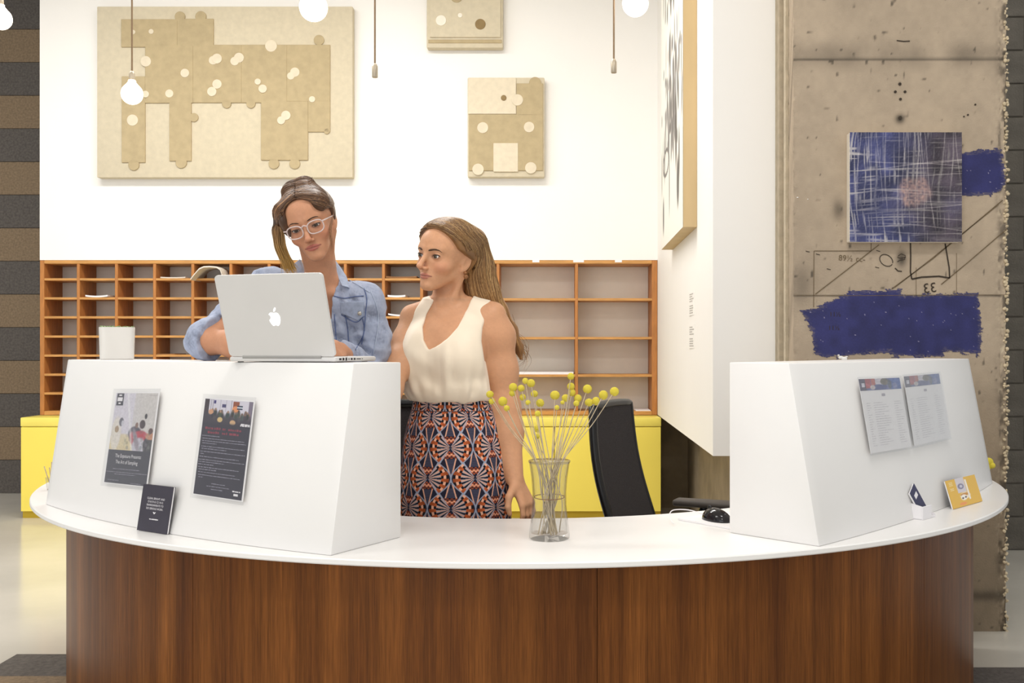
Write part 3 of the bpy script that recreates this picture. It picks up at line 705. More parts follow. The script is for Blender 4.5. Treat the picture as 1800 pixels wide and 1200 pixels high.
# ================================================================== REAR SHELVING
M_oak = mat('oak_board', 'c99353', .5, noise=(9, .16, (1, 1, 6)), bump=(60, .05))
M_oakd = mat('oak_divider', 'b87a40', .5, noise=(9, .16, (6, 6, 1)), bump=(60, .05))
M_bp = mat('shelf_back', 'eeebe1', .7, noise=(4, .05))
SS = F / SH_Y
def SX(x): return (x - VX) / SS
def SZ(y): return HC - (y - VY) / SS
sx0, sx1, sz0, sz1 = SX(70), SX(1155.5), .731, 1.888
SD = .30
sorter = empty('mail_sorter', ((sx0 + sx1) / 2, SH_Y + SD / 2, sz0), 0, 'wide brown wooden mail sorter of pigeonholes along the rear wall', 'shelf')
def sbox(name, lo, hi, m): return MB().rbox(lo, hi, .0025, 1).build(name, m, sorter, world=True)
t2 = .011
sbox('side_panel', (sx0, SH_Y, sz0), (sx0 + .032, SH_Y + SD, sz1), M_oakd); sbox('side_panel', (sx1 - .04, SH_Y, sz0), (sx1, SH_Y + SD, sz1), M_oakd)
sbox('top_panel', (sx0 + .032, SH_Y, sz1 - .026), (sx1 - .04, SH_Y + SD, sz1), M_oak); sbox('bottom_panel', (sx0 + .032, SH_Y, sz0), (sx1 - .04, SH_Y + SD, sz0 + .03), M_oak)
sbox('back_panel', (sx0 + .03, SH_Y + SD - .01, sz0 + .03), (sx1 - .04, SH_Y + SD - .001, sz1 - .026), M_bp)
divs = [70 + 67.1 * i for i in range(1, 13)] + [1013.5]
for x in divs: sbox('divider', (SX(x) - t2, SH_Y + .002, sz0 + .03), (SX(x) + t2, SH_Y + SD - .011, sz1 - .026), M_oakd)
rows = [490.7, 524.2, 557.5, 591.3, 624.8, 658.5, 691.5]
cols = [70 + 67.1 * i for i in range(13)]
for i in range(12):
    for y in rows:
        xa = SX(cols[i]) + (t2 if i else .032); xb = SX(cols[i + 1]) - t2
        MB().box((xa, SH_Y + .004, SZ(y) - .008), (xb, SH_Y + SD - .011, SZ(y) + .008)).build('shelf_board', M_oak, sorter, world=True)
for xa, xb in ((SX(cols[12]) + t2, SX(1013.5) - t2), (SX(1013.5) + t2, sx1 - .04)):
    for y in (526, 594, 660): MB().box((xa, SH_Y + .004, SZ(y) - .009), (xb, SH_Y + SD - .011, SZ(y) + .009)).build('shelf_board', M_oak, sorter, world=True)
for x in (942, 1017, 1087): MB().box((SX(x) - .026 - (.014 if x == 1017 else 0), SH_Y - .002, sz1 - .016), (SX(x) + .026 + (.014 if x == 1017 else 0), SH_Y + .02, sz1 + .004)).build('shelf_label', M_paper, sorter, world=True)
# letters and papers lying in pigeonholes
def sheet_stack(name, x0, x1, y, h, label, m=M_paper, curl=0.0, y0=.01, grp=None):
    xa, xb = SX(x0), SX(x1); zb = SZ(y) + .0082; n = 9; V = []; f = []
    for j, t_ in enumerate(np.linspace(0, 1, n)):
        x = xa + (xb - xa) * t_; dz = curl * (t_ - .5) ** 2 * 4
        for yy in (SH_Y + y0, SH_Y + y0 + .24): V += [(x, yy, zb + dz), (x, yy, zb + dz + h)]
    for j in range(n - 1):
        a = j * 4; b = a + 4; f += [(a, b, b + 1, a + 1), (a + 2, a + 3, b + 3, b + 2), (a + 1, b + 1, b + 3, a + 3), (a, a + 2, b + 2, b)]
    f += [(0, 1, 3, 2), (4 * n - 4, 4 * n - 2, 4 * n - 1, 4 * n - 3)]
    return tag(mesh_obj(name, V, f, m), label, name.replace('_', ' '), grp)
M_kraft = mat('brown_envelope', '8a5f38', .7, noise=(10, .08)); M_pp2 = mat('cream_paper', 'ddd6ca', .7, noise=(8, .04))
sheet_stack('letters', 149, 188, 524.2, .012, 'small pale letters in second pigeonhole column behind the planter', M_paper, .006)
sheet_stack('letters', 281, 325, 490.7, .008, 'thin pale letters in a top row pigeonhole left of the woman in denim', M_pp2, .003)
sheet_stack('letters', 681, 712, 524.2, .014, 'folded white letters in the pigeonhole between the two women, upper one', M_paper, .004)
sheet_stack('letters', 682, 728, 557.5, .012, 'white papers in the pigeonhole between the two women, lower one', M_paper, .010)
sheet_stack('envelope', 678, 732, 490.7, .012, 'brown envelopes in the pigeonhole beside the blond woman', M_kraft, .004)
sheet_stack('paper_stack', 905, 1008, 660, .018, 'long white paper stack on the open shelf behind the yellow flowers', M_paper, .0)
sheet_stack('paper_stack', 1118, 1144, 725, .010, 'low white paper stack at the right end of the bottom shelf', M_paper, .0)
sheet_stack('envelope', 275, 306, 624.8, .006, 'flat brown envelope in a lower pigeonhole right of the planter', M_kraft, .0)
# curled white magazine sticking out of a pigeonhole
pr = [(343, 491), (350, 482), (358, 473), (366, 469.5), (376, 469), (388, 470), (394, 474), (398, 486)]
V = []; n = len(pr)
for (x, y) in pr:
    for (yy, dz) in ((SH_Y - .10, 0), (SH_Y + .12, 0), (SH_Y - .10, -.010), (SH_Y + .12, -.010)): V.append((SX(x), yy, SZ(y) + dz))
f = []
for j in range(n - 1):
    a = 4 * j; b = a + 4; f += [(a, b, b + 1, a + 1), (a + 2, a + 3, b + 3, b + 2), (a, a + 2, b + 2, b), (a + 1, b + 1, b + 3, a + 3)]
f += [(0, 1, 3, 2), (4 * n - 4, 4 * n - 2, 4 * n - 1, 4 * n - 3)]
tag(mesh_obj('magazine', V, f, M_pp2, smooth='auto'), 'curled white magazine sticking out of a pigeonhole above the laptop', 'magazine')

# ------------------------------------------------------------------ yellow cabinets
M_yel = mat('yellow_lacquer', 'fbe566', .35, noise=(3, .02)); M_yeld = mat('yellow_top', 'fce970', .35, noise=(3, .02)); M_kick = mat('dark_plinth', 'cdae2c', .5, noise=(4, .03))
cx0, cx1, CFY, CH = -3.815, .815, 7.40, .73
nu_ = 6; cw = (cx1 - cx0) / nu_
names = ['far left end behind the left counter', 'second from the left', 'third from the left', 'behind the woman in denim', 'behind the patterned skirt', 'right end behind the black office chair']
for i in range(nu_):
    xa = cx0 + i * cw; cab = empty('cabinet', (xa + cw / 2, CFY + .12, 0), 0, 'low yellow storage cabinet, ' + names[i], 'cabinet', 'yellow cabinets under the mail sorter')
    MB().box((-cw / 2 + .001, -.10, .05), (cw / 2 - .001, .13, CH - .066)).build('body', M_yel, cab)
    MB().box((-cw / 2 + .001, -.09, 0), (cw / 2 - .001, .13, .05)).build('plinth', M_kick, cab)
    for k in (0, 1):
        d = MB().rbox((-cw / 2 + k * cw / 2 + .0025, -.12, .052), (-cw / 2 + (k + 1) * cw / 2 - .0025, -.10, CH - .070), .002, 1).build('door', M_yel, cab)
        xh = -.03 if k == 0 else .03
        MB().rbox((xh - .025 + (-.04 if k == 0 else .04), -.128, CH - .096), (xh + .025 + (-.04 if k == 0 else .04), -.12, CH - .082), .002, 1).build('handle', M_plast, d)
ct = MB().rbox((cx0, CFY - .004, CH - .065), (cx1, CFY + .249, CH), .006, 2).build('sideboard', M_yeld, smooth='auto'); tag(ct, 'long yellow sideboard slab lying on the low cabinets under the mail sorter', 'sideboard')

# ================================================================== WALL ART
M_can = mat('raw_linen', 'd2c6ac', .85, noise=(25, .05), bump=(220, .12)); M_tan = mat('tan_linen', 'b6a480', .85, noise=(20, .07), bump=(220, .12)); M_lt = mat('pale_linen', 'ded1b8', .85, noise=(25, .05), bump=(220, .12)); M_dk = mat('brown_dot', '8e7750', .8, noise=(30, .08)); M_crm = mat('cream_dot', 'f1e8d8', .8, noise=(30, .03))
AY = 7.575
def art(name, x0, x1, y0, y1, label):
    a = W(x0, y1, AY); b = W(x1, y0, AY); r = empty(name, ((a.x + b.x) / 2, SH_Y, a.z), 0, label, 'wall art')
    MB().rbox((a.x, AY, a.z), (b.x, SH_Y - .0005, b.z), .008, 2).build('panel', M_can, r, smooth='auto', world=True); return r
def piece(r, x0, x1, y0, y1, lv=1, m=M_tan, name='puzzle_piece'):
    a = W(x0, y1, AY); b = W(x1, y0, AY); h = .010 * lv
    MB().rbox((a.x, AY - h, a.z), (b.x, AY + .002, b.z), .002, 1).build(name, m, r, world=True)
def disc(r, x, y, rad, lv=1.2, m=M_tan, name='puzzle_knob'):
    p = W(x, y, AY); h = .010 * lv; k = rad / F * AY
    MB().lathe([(k, -.002), (k, h - .0015), (k - .0015, h)], 22, Matrix.Translation((p.x, AY, p.z)) @ Matrix.Rotation(R(90), 4, 'X')).build(name, m, r, smooth='auto', world=True)
A1 = art('puzzle_painting', 170, 620, 11, 312, 'large tan relief panel of jigsaw animal shapes on the white wall')
K = lambda x: 150 + x / 3.637
L_ = lambda y: y / 3.637
for i, (a, b, c_, d) in enumerate(((232, 590, 125, 303), (590, 822, 122, 300), (385, 690, 290, 660), (690, 1000, 288, 658), (1000, 1290, 288, 658), (1290, 1566, 288, 650), (235, 385, 490, 1040), (540, 680, 650, 1030), (1125, 1425, 650, 1025), (1425, 1566, 640, 845))):
    piece(A1, K(a), K(b), L_(c_), L_(d), 1 + .04 * (i % 3))
for x, y, r_ in ((607, 108, 33), (740, 108, 35), (1495, 258, 33), (905, 664, 29), (1060, 664, 29), (696, 752, 28), (312, 1055, 35), (615, 1040, 36), (1207, 1047, 34), (1340, 1047, 34), (1545, 840, 18)): disc(A1, K(x), L_(y), r_ / 3.637, 1.0)
for ii, (x, y, r_) in enumerate(((1190, 296, 38), (390, 395, 34), (310, 208, 14), (425, 205, 16), (845, 378, 32), (820, 388, 28), (985, 372, 32), (958, 394, 28), (640, 470, 28), (390, 605, 22), (540, 600, 26), (845, 540, 30), (812, 588, 30), (1105, 525, 20), (1137, 570, 27), (1342, 464, 30), (1316, 488, 24), (1452, 637, 20), (1285, 740, 30), (1255, 772, 26), (305, 770, 36))):
    disc(A1, K(x), L_(y), r_ / 3.637, 1.3 + .08 * (ii % 5), M_lt, 'pale_dot')
A2 = art('dotted_painting', 750, 884, -60, 84, 'small tan relief panel with round dots at the top of the wall')
piece(A2, 756, 880, -54, 66, 1.2, M_can, 'raised_panel'); piece(A2, 753, 882, 70, 76, .6, M_tan, 'ledge')
disc(A2, 775.5, 37, 9.2, 1.7, M_crm, 'dot'); disc(A2, 844.5, 43.5, 9.2, 1.7, M_dk, 'dot'); disc(A2, 809, 28, 4, 1.7, M_crm, 'dot'); disc(A2, 803, -6, 11.5, 1.7, M_tan, 'dot')
A3 = art('puzzle_painting', 822, 957, 136, 311, 'small upright tan relief panel with house like jigsaw shapes')
K = lambda x: 740 + x / 2.667
L_ = lambda y: y / 2.667
for a, b, c_, d in ((225, 572, 537, 800), (448, 572, 392, 540)): piece(A3, K(a), K(b), L_(c_), L_(d), 1)
piece(A3, K(221), K(446), L_(366), L_(535), .8, M_lt); piece(A3, K(340), K(455), L_(672), L_(806), 1.3, M_lt)
disc(A3, K(535), L_(390), 28 / 2.667, 1.05); disc(A3, K(452), L_(470), 27 / 2.667, 1.35, M_lt, 'pale_dot'); disc(A3, K(388), L_(460), 13 / 2.667, 1.3, M_dk, 'dot')
for x, y, r_ in ((290, 600, 26), (507, 597, 25), (268, 795, 27), (515, 788, 27)): disc(A3, K(x), L_(y), r_ / 2.667, 1.35, M_lt, 'pale_dot')
# tall black and white canvas on the side wall
wx = lambda Y: .7585 + (Y - 4.72) / (SH_Y - 4.72) * .057
pr_ = empty('brush_painting', (.77, 5.9, 1.86), 0, 'tall white painting with black brush strokes on the right side wall', 'wall art')
Y0, Y1, Z0, Z1 = 5.30, 6.53, 1.858, 3.98
V = [(wx(Y0) - .072, Y0, Z0), (wx(Y1) - .072, Y1, Z0), (wx(Y1) - .001, Y1, Z0), (wx(Y0) - .001, Y0, Z0)]; V = V + [(x, y, Z1) for x, y, z in V]
M_ply = mat('plywood_edge', 'cbb184', .6, noise=(8, .08, (1, 1, .2)))
mesh_obj('stretcher', V, [(0, 1, 2, 3), (7, 6, 5, 4), (4, 5, 1, 0), (5, 6, 2, 1), (6, 7, 3, 2), (7, 4, 0, 3)], M_ply, pr_, world=True)
na, nb = 170, 360; A, B = np.meshgrid(np.linspace(0, 1, na), np.linspace(0, 1, nb), indexing='ij')
c = np.ones((na, nb, 3)) * np.array([240, 235, 225.0]); rg = np.random.default_rng(3)
def brush(c, x, y, w, h, ang, al):
    return blob(c, A, B, x, y, w, h, tuple(np.array([62, 54, 48]) * al + 200 * (1 - al)), .35, ang)
for i in range(210):
    y = rg.choice([rg.uniform(.62, .98), rg.uniform(.25, .55), rg.uniform(.25, .98)]); x = np.clip(rg.normal(.5, .22), .04, .96)
    if .54 < y < .63 and rg.random() < .85: continue
    c = brush(c, x, y, rg.uniform(.008, .03), rg.uniform(.012, .06), rg.normal(0, .12), rg.uniform(.35, 1))
for x, y, w, h in ((.12, .09, .03, .05), (.80, .13, .045, .06), (.42, .16, .014, .08), (.18, .26, .02, .07), (.72, .27, .035, .09), (.04, .22, .012, .06), (.85, .2, .02, .06)): c = brush(c, x, y, w, h, .03, 1)
for t_ in np.linspace(0, 6.28, 26): c = brush(c, .25 + .14 * math.cos(t_), .235 + .035 * math.sin(t_), .02, .006, 0, .8)
Yg = Y1 + (Y0 - Y1) * A; V = np.stack([wx(Yg) - .0735, Yg, Z0 + (Z1 - Z0) * B], -1).reshape(-1, 3)
mesh_obj('painted_face', V, grid_faces(na, nb), M_print, pr_, col=lina(c).reshape(-1, 3), world=True)
# wall captions on the side wall
for (y0, y1, lab) in ((513, 554, 'upper small grey text caption on the white side wall'), (571, 612, 'lower small grey text caption on the white side wall')):
    Yc = 5.52; s_ = F / Yc; p = empty('caption', (wx(Yc), Yc, HC - (y1 - VY) / s_), 0, lab, 'caption', 'captions on the side wall')
    hz = (y1 - y0) / s_; dY = .105
    V = [(wx(Yc) - .003, Yc - dY, HC - (y1 - VY) / s_), (wx(Yc) - .003, Yc + dY, HC - (y1 - VY) / s_), (wx(Yc) - .003, Yc + dY, HC - (y0 - VY) / s_), (wx(Yc) - .003, Yc - dY, HC - (y0 - VY) / s_)]
    V += [(x + .006, y, z) for x, y, z in V]
    mesh_obj('plate', V, [(3, 2, 1, 0), (4, 5, 6, 7), (0, 1, 5, 4), (1, 2, 6, 5), (2, 3, 7, 6), (3, 0, 4, 7)], M_white, p, world=True)
    mb = MB(); rg = np.random.default_rng(int(y0)); z0 = V[0][2]
    for k in range(9):
        if k == 4: continue
        z = z0 + hz * (.08 + .1 * k); L0 = rg.uniform(.10, .18)
        mb.add([(wx(Yc) - .0036, Yc + dY - .03, z), (wx(Yc) - .0036, Yc + dY - .03 - L0, z), (wx(Yc) - .0036, Yc + dY - .03 - L0, z + hz * .05), (wx(Yc) - .0036, Yc + dY - .03, z + hz * .05)], [(0, 1, 2, 3)])
    mb.build('text_lines', mat('faint_grey_text', 'b9b4ae', .6, noise=(50, .05)), p, world=True)['kind'] = 'stuff'
# woven blue canvas on the column
a = CP(1488, 427); b = CP(1683, 236.5); wv = empty('woven_painting', ((a[0] + b[0]) / 2, CY, a[2]), 0, 'square blue and white scratched grid painting on the concrete column', 'wall art')
n = 230; A, B = np.meshgrid(np.linspace(0, 1, n), np.linspace(0, 1, n), indexing='ij'); q = np.stack([A, B, A * 0], -1)
c = np.ones((n, n, 3)) * np.array([64, 68, 108.0]); br = sstep(.35, .95, A + .25 * (vnoise(q * 3, 41))) [..., None]; c = c * (1 - br) + np.array([74, 66, 76.0]) * br
c = c * (1 + .3 * vnoise(q * [9, 9, 1], 42))[..., None]
cov = np.clip(.25 + .5 * vnoise(q * [3, 3, 1], 43) + .35 * sstep(.25, .0, A) + .25 * sstep(.3, 0, np.hypot(A - .42, B - .62)), .05, .8)
hl = np.maximum(sstep(.25, .8, vnoise(np.stack([A * 5, B * 80 + 3 * vnoise(q * 2.4, 44), A * 0], -1), 45)), sstep(.25, .8, vnoise(np.stack([A * 80 + 3 * vnoise(q * 2.4, 46), B * 5, A * 0], -1), 47)))
w = np.clip(hl * (.25 + cov), 0, .85)[..., None]; lc = np.array([196, 190, 186.0]) * (1 - br * .3); c = c * (1 - w) + lc * w
rg = np.random.default_rng(8)
for i in range(30):
    if rg.random() < .5: x0 = rg.random(); d = np.abs(A - x0 - .05 * (B - .5) * rg.normal() - .012 * np.sin(B * 5 + i)); ex = sstep(0, .2, B - rg.random() * .6)
    else: x0 = rg.random(); d = np.abs(B - x0 - .05 * (A - .5) * rg.normal() - .012 * np.sin(A * 5 + i)); ex = sstep(0, .2, A - rg.random() * .6)
    w = (sstep(.006, .002, d) * ex * .38)[..., None]; c = c * (1 - w) + np.array([214, 206, 200.0]) * w
pk = (sstep(.17, .10, np.hypot((A - .58), (B - .46) * 1.0) + .03 * vnoise(q * 14, 49)) * (.6 + .3 * vnoise(q * 60, 48)))[..., None]; c = c * (1 - pk) + np.array([178, 146, 138.0]) * pk
MB().rbox((a[0], CY - .045, a[2]), (b[0], CY - .0005, b[2]), .003, 1).build('canvas', M_crm, wv, world=True)
hgt = .0025 * vnoise(q * 50, 50)
V = np.stack([a[0] + A * (b[0] - a[0]), CY - .047 - np.abs(hgt), a[2] + B * (b[2] - a[2])], -1).reshape(-1, 3)
mesh_obj('painted_face', V, grid_faces(n, n), M_print, wv, col=lina(np.clip(c, 0, 255)).reshape(-1, 3), world=True)

# ================================================================== PENDANT LAMPS
M_cord = mat('brown_cord', '8d7458', .7, noise=(50, .1)); M_sock = mat('lamp_socket', 'b9ac98', .4, metal=.4, noise=(20, .1))
M_bulb = mat('glowing_bulb', 'fff6e6', .1, emit=('fff0d8', 7.0), noise=(5, .01)); M_glassb = clear_mat('bulb_glass', (.98, .97, .95))
def pendant(x, yc, dia, Y, label, bulb=True, ysock=None):
    s_ = F / Y; p = W(x, yc, Y); r = dia / 2 / s_
    o = empty('pendant_lamp', (p.x, Y, 4.4), 0, label, 'pendant lamp', 'hanging cord lamps')
    zs = (p.z + r * 1.25) if bulb else HC - (ysock - VY) / s_ + .03
    MB().tube([(0, 0, 0), (0, 0, zs + .04 - 4.4)], .0042, 8).build('cord', M_cord, o)
    MB().lathe([(.045, -.03), (.05, -.025), (.05, -.001), (.0, 0)], 20).build('canopy', M_sock, o, smooth='auto')
    z = zs - 4.4
    MB().lathe([(.012, -.02 + z), (.0135, z - .018), (.0135, z + .03), (.008, z + .042), (.004, z + .045)], 14).build('socket', M_sock, o, smooth='auto')
    if bulb:
        pr = [(0.0, -r)] + [(r * math.sin(t_), -r * math.cos(t_)) for t_ in np.linspace(.15, 2.45, 14)] + [(r * .50, r * .92), (r * .36, r * 1.1), (r * .34, r * 1.28)]
        MB().lathe([(q[0], q[1] + p.z - 4.4) for q in pr], 24).build('bulb', M_bulb, o, smooth=True)
pendant(232, 165, 37, 4.7, 'glowing bulb pendant hanging in front of the large jigsaw panel')
pendant(551, 13, 49, 4.7, 'glowing round bulb at the top right corner of the large panel')
pendant(1117, 6, 46, 4.7, 'glowing round bulb left of the tall brush painting')
pendant(1, 33, 38, 4.7, 'glowing bulb cut off at the left edge by the striped wall')
pendant(659, 140, 10, 4.7, 'bare hanging cord with empty socket between the tan panels', False, 140)
pendant(1079, 132, 10, 4.7, 'bare hanging cord with empty socket near the tall brush painting', False, 132)
# ================================================================== THINGS ON THE DESK
M_alu = mat('brushed_aluminium', 'd4d2d0', .42, metal=.08, noise=(8, .015)); M_black = mat('black_plastic', '141416', .35, noise=(10, .05)); M_keys = mat('key_black', '1c1c1e', .5, noise=(10, .05))
lt = empty('laptop', (-.71, 2.724, 1.1926), -R(18), 'open silver laptop on the left raised counter in front of the denim jacket', 'laptop')
MB().rbox((-.1625, 0, .002), (.1625, .227, .0155), .005, 2).build('base', M_alu, lt, smooth='auto')
MB().rbox((-.135, .02, .0155), (.135, .115, .0162), .0005, 1).build('keyboard', M_keys, lt)
MB().rbox((-.05, .13, .0155), (.05, .20, .0158), .0001, 1).build('trackpad', M_alu, lt)
for fx, fy in ((-.14, .02), (.14, .02), (-.14, .2), (.14, .2)): MB().lathe([(.008, 0), (.008, .0024)], 12, Matrix.Translation((fx, fy, 0))).build('rubber_foot', M_black, lt)
MB().tube([(-.12, .004, .014), (.12, .004, .014)], .006, 10).build('hinge', mat('hinge_grey', '9b9996', .4, noise=(10, .03)), lt, smooth='auto')
# ports along the right edge
for (ya, yb, h) in ((.018, .03, .005), (.036, .045, .007), (.052, .060, .008), (.068, .072, .004), (.080, .090, .005), (.096, .106, .005), (.112, .136, .0025), (.142, .146, .003)):
    MB().box((.1623, ya, .0088 - h / 2), (.1628, yb, .0088 + h / 2)).build('port', M_black, lt)
ML = Matrix.Translation((0, .004, .0165)) @ Matrix.Rotation(R(18), 4, 'X')     # leans away from the user
bm = bmesh.new(); bmesh.ops.create_cube(bm, size=1)
for q in bm.verts: q.co = Vector((q.co.x * .325, q.co.y * .007, .1125 + q.co.z * .225))
vert_e = [e for e in bm.edges if abs(e.verts[0].co.y - e.verts[1].co.y) > .004]
bmesh.ops.bevel(bm, geom=vert_e, offset=.011, segments=5, affect='EDGES', profile=.5)
bmesh.ops.bevel(bm, geom=[e for e in bm.edges if e.calc_face_angle(0) > R(60)], offset=.0012, segments=2, affect='EDGES')
lid = MB().bm(bm, ML).build('lid', M_alu, lt, smooth='auto')
MB().rbox((-.15, .0034, .014), (.15, .0042, .214), .0003, 1, ML).build('screen', M_black, lid)
# lit bitten-fruit emblem in the lid
def pathpoly(): 
    import math as _m
    pts = crom([(0, .86), (.16, .92), (.38, .95), (.60, .84), (.70, .70), (.55, .56), (.50, .36), (.58, .15), (.74, .02), (.64, -.28), (.46, -.58), (.30, -.68), (.14, -.63), (0, -.60), (-.14, -.63), (-.30, -.68), (-.48, -.56), (-.68, -.20), (-.76, .18), (-.72, .52), (-.56, .80), (-.34, .93), (-.16, .92)], 4)
    return pts
pp = np.array(pathpoly()) * .0225; pp[:, 1] -= .0225 * .1
M_glow = mat('lit_emblem', 'ffffff', .4, emit=('ffffff', .9), noise=(5, .005))
V = np.c_[pp[:, 0] * -1, np.full(len(pp), -.0039), pp[:, 1] + .103]; nE = len(V)
em = mesh_obj('emblem', xf(ML, V), [tuple(range(nE))], M_glow, lid)
leaf = crom([(-.02, 1.02), (.02, 1.28), (.20, 1.50), (.34, 1.54), (.32, 1.30), (.18, 1.10), (-.02, 1.02)], 4) * .0225; leaf[:, 1] -= .0225 * .1
mesh_obj('emblem', xf(ML, np.c_[leaf[:, 0] * -1 * -1, np.full(len(leaf), -.0039), leaf[:, 1] + .103]), [tuple(range(len(leaf)))], M_glow, lid)

# planter with succulents
plt = empty('planter', (-1.432, 3.40, 1.1927), R(22), 'white square ceramic planter with low succulents on the left counter', 'planter')
M_cer = mat('white_ceramic', 'd9d5cf', .35, noise=(12, .015)); M_soil = mat('pebble_soil', '8a7d68', .9, noise=(60, .3), bump=(120, .8)); M_suc = mat('succulent_green', '6f8a4e', .5, noise=(30, .2))
def sqring(r, z, n=48, e=2 / 6.0):
    a_ = np.arange(n) * 2 * np.pi / n; return np.stack([r * np.sign(np.cos(a_)) * np.abs(np.cos(a_)) ** e, r * np.sign(np.sin(a_)) * np.abs(np.sin(a_)) ** e, np.full(n, z)], 1)
rings = [sqring(.0, .0), sqring(.050, .0), sqring(.0525, .003), sqring(.0555, .104), sqring(.0550, .107), sqring(.0525, .107), sqring(.0515, .092)]; n_ = 48
mesh_obj('pot', np.concatenate(rings), [(i * n_ + j, i * n_ + (j + 1) % n_, (i + 1) * n_ + (j + 1) % n_, (i + 1) * n_ + j) for i in range(len(rings) - 1) for j in range(n_)], M_cer, plt, smooth='auto')
rs = [sqring(.0514, .094), sqring(.0, .097)]; mesh_obj('soil', np.concatenate(rs), [(j, (j + 1) % n_, n_ + (j + 1) % n_, n_ + j) for j in range(n_)], M_soil, plt)
rg = np.random.default_rng(11)
for i in range(16):
    cx_, cy_ = rg.uniform(-.036, .036, 2); mb = MB()
    for k in range(9):
        t_ = k * 2.4; l = .014 + .006 * rg.random(); z = .102 + .004 * rg.random()
        d = np.array((math.cos(t_), math.sin(t_), .55)); p0 = np.array((cx_, cy_, .099)); mb.tube([p0, p0 + d * l * .5, p0 + d * l + (0, 0, .002)], [.0025, .0034, .0006], 5)
    mb.build('rosette', M_suc, plt, smooth=True)

# tumbler with twigs on the far left of the worktop
M_glass = clear_mat('clear_glass', (.955, .955, .95), .02)
tb = empty('glass_cup', (-1.795, 3.69, TOPZ), 0, 'tiny clear cup with thin sticks at the left edge of the worktop', 'cup')
MB().lathe([(.0, .001), (.012, .001), (.0165, .045), (.015, .045), (.011, .004), (0, .004)], 18).build('cup', M_glass, tb, smooth='auto')
M_twig = mat('pale_twig', 'b9a58c', .7, noise=(40, .15))
for k, (dx, dy, h) in enumerate(((-.022, 0, .085), (.003, .004, .10), (.016, -.004, .095), (.03, .004, .098), (-.008, .01, .08))):
    MB().tube([(-dx * .2, 0, .005), (dx * .5, dy, .05), (dx, dy, h)], .0018, 6).build('stick', M_twig, tb, smooth=True)

# ------------------------------------------------------------------ vase and craspedia
VYc = 2.745; VXc = (965 - VX) / F * VYc + .001; sV = F / VYc
vase = empty('glass_vase', (VXc, VYc, TOPZ), 0, 'clear waisted glass vase holding yellow ball flowers', 'vase')
po = [(.0, 0), (.050, 0), (.0545, .004), (.0545, .012), (.0500, .045), (.0455, .09), (.0450, .125), (.0480, .165), (.0535, .200), (.0550, .209)]
pi_ = [(.0530, .209), (.0505, .198), (.0452, .165), (.0422, .125), (.0428, .09), (.0470, .045), (.0490, .016), (.0, .014)]
MB().lathe(po + pi_, 48).build('glass', M_glass, vase, smooth='auto')
MB().lathe([(.0540, .203), (.0562, .206), (.0562, .2095), (.0540, .2105)], 48).build('rim', M_glass, vase, smooth='auto')
a = np.linspace(0, 2 * np.pi, 40, endpoint=False)
MB().tube([(.0405 * math.cos(t_), .0405 * math.sin(t_), .112 + .002 * math.sin(t_)) for t_ in a], .0011, 6, closed=True).build('tie', mat('copper_tie', '8a5a32', .4, noise=(20, .1)), vase, smooth=True)
M_head = mat('craspedia_yellow', 'f4e04e', .85, noise=(180, .14), bump=(420, .6)); M_stem = mat('dry_stem', 'b5a488', .8, noise=(50, .15))
balls = [(42, 198, 25), (55, 243, 22), (127, 245, 30), (153, 290, 20), (195, 152, 28), (190, 190, 22), (248, 158, 23), (275, 110, 20), (313, 125, 27), (335, 195, 24), (258, 218, 22), (293, 252, 17), (373, 255, 27), (357, 325, 20), (355, 425, 25), (352, 475, 18), (471, 204, 32), (484, 285, 16), (520, 252, 14), (542, 223, 27), (576, 147, 25), (576, 80, 23), (582, 187, 25), (622, 225, 26), (612, 258, 20), (685, 163, 30), (695, 252, 28), (742, 243, 27), (790, 203, 30), (863, 180, 30)]
rg = np.random.default_rng(12); hm = None
ORD = 'first second third fourth fifth sixth seventh eighth ninth tenth eleventh twelfth thirteenth fourteenth fifteenth sixteenth seventeenth eighteenth nineteenth twentieth'.split(); ORD += ['twenty-' + w_ for w_ in ORD[:9]] + ['thirtieth']
rank = {i_: k_ for k_, i_ in enumerate(sorted(range(len(balls)), key=lambda i_: balls[i_][0]))}
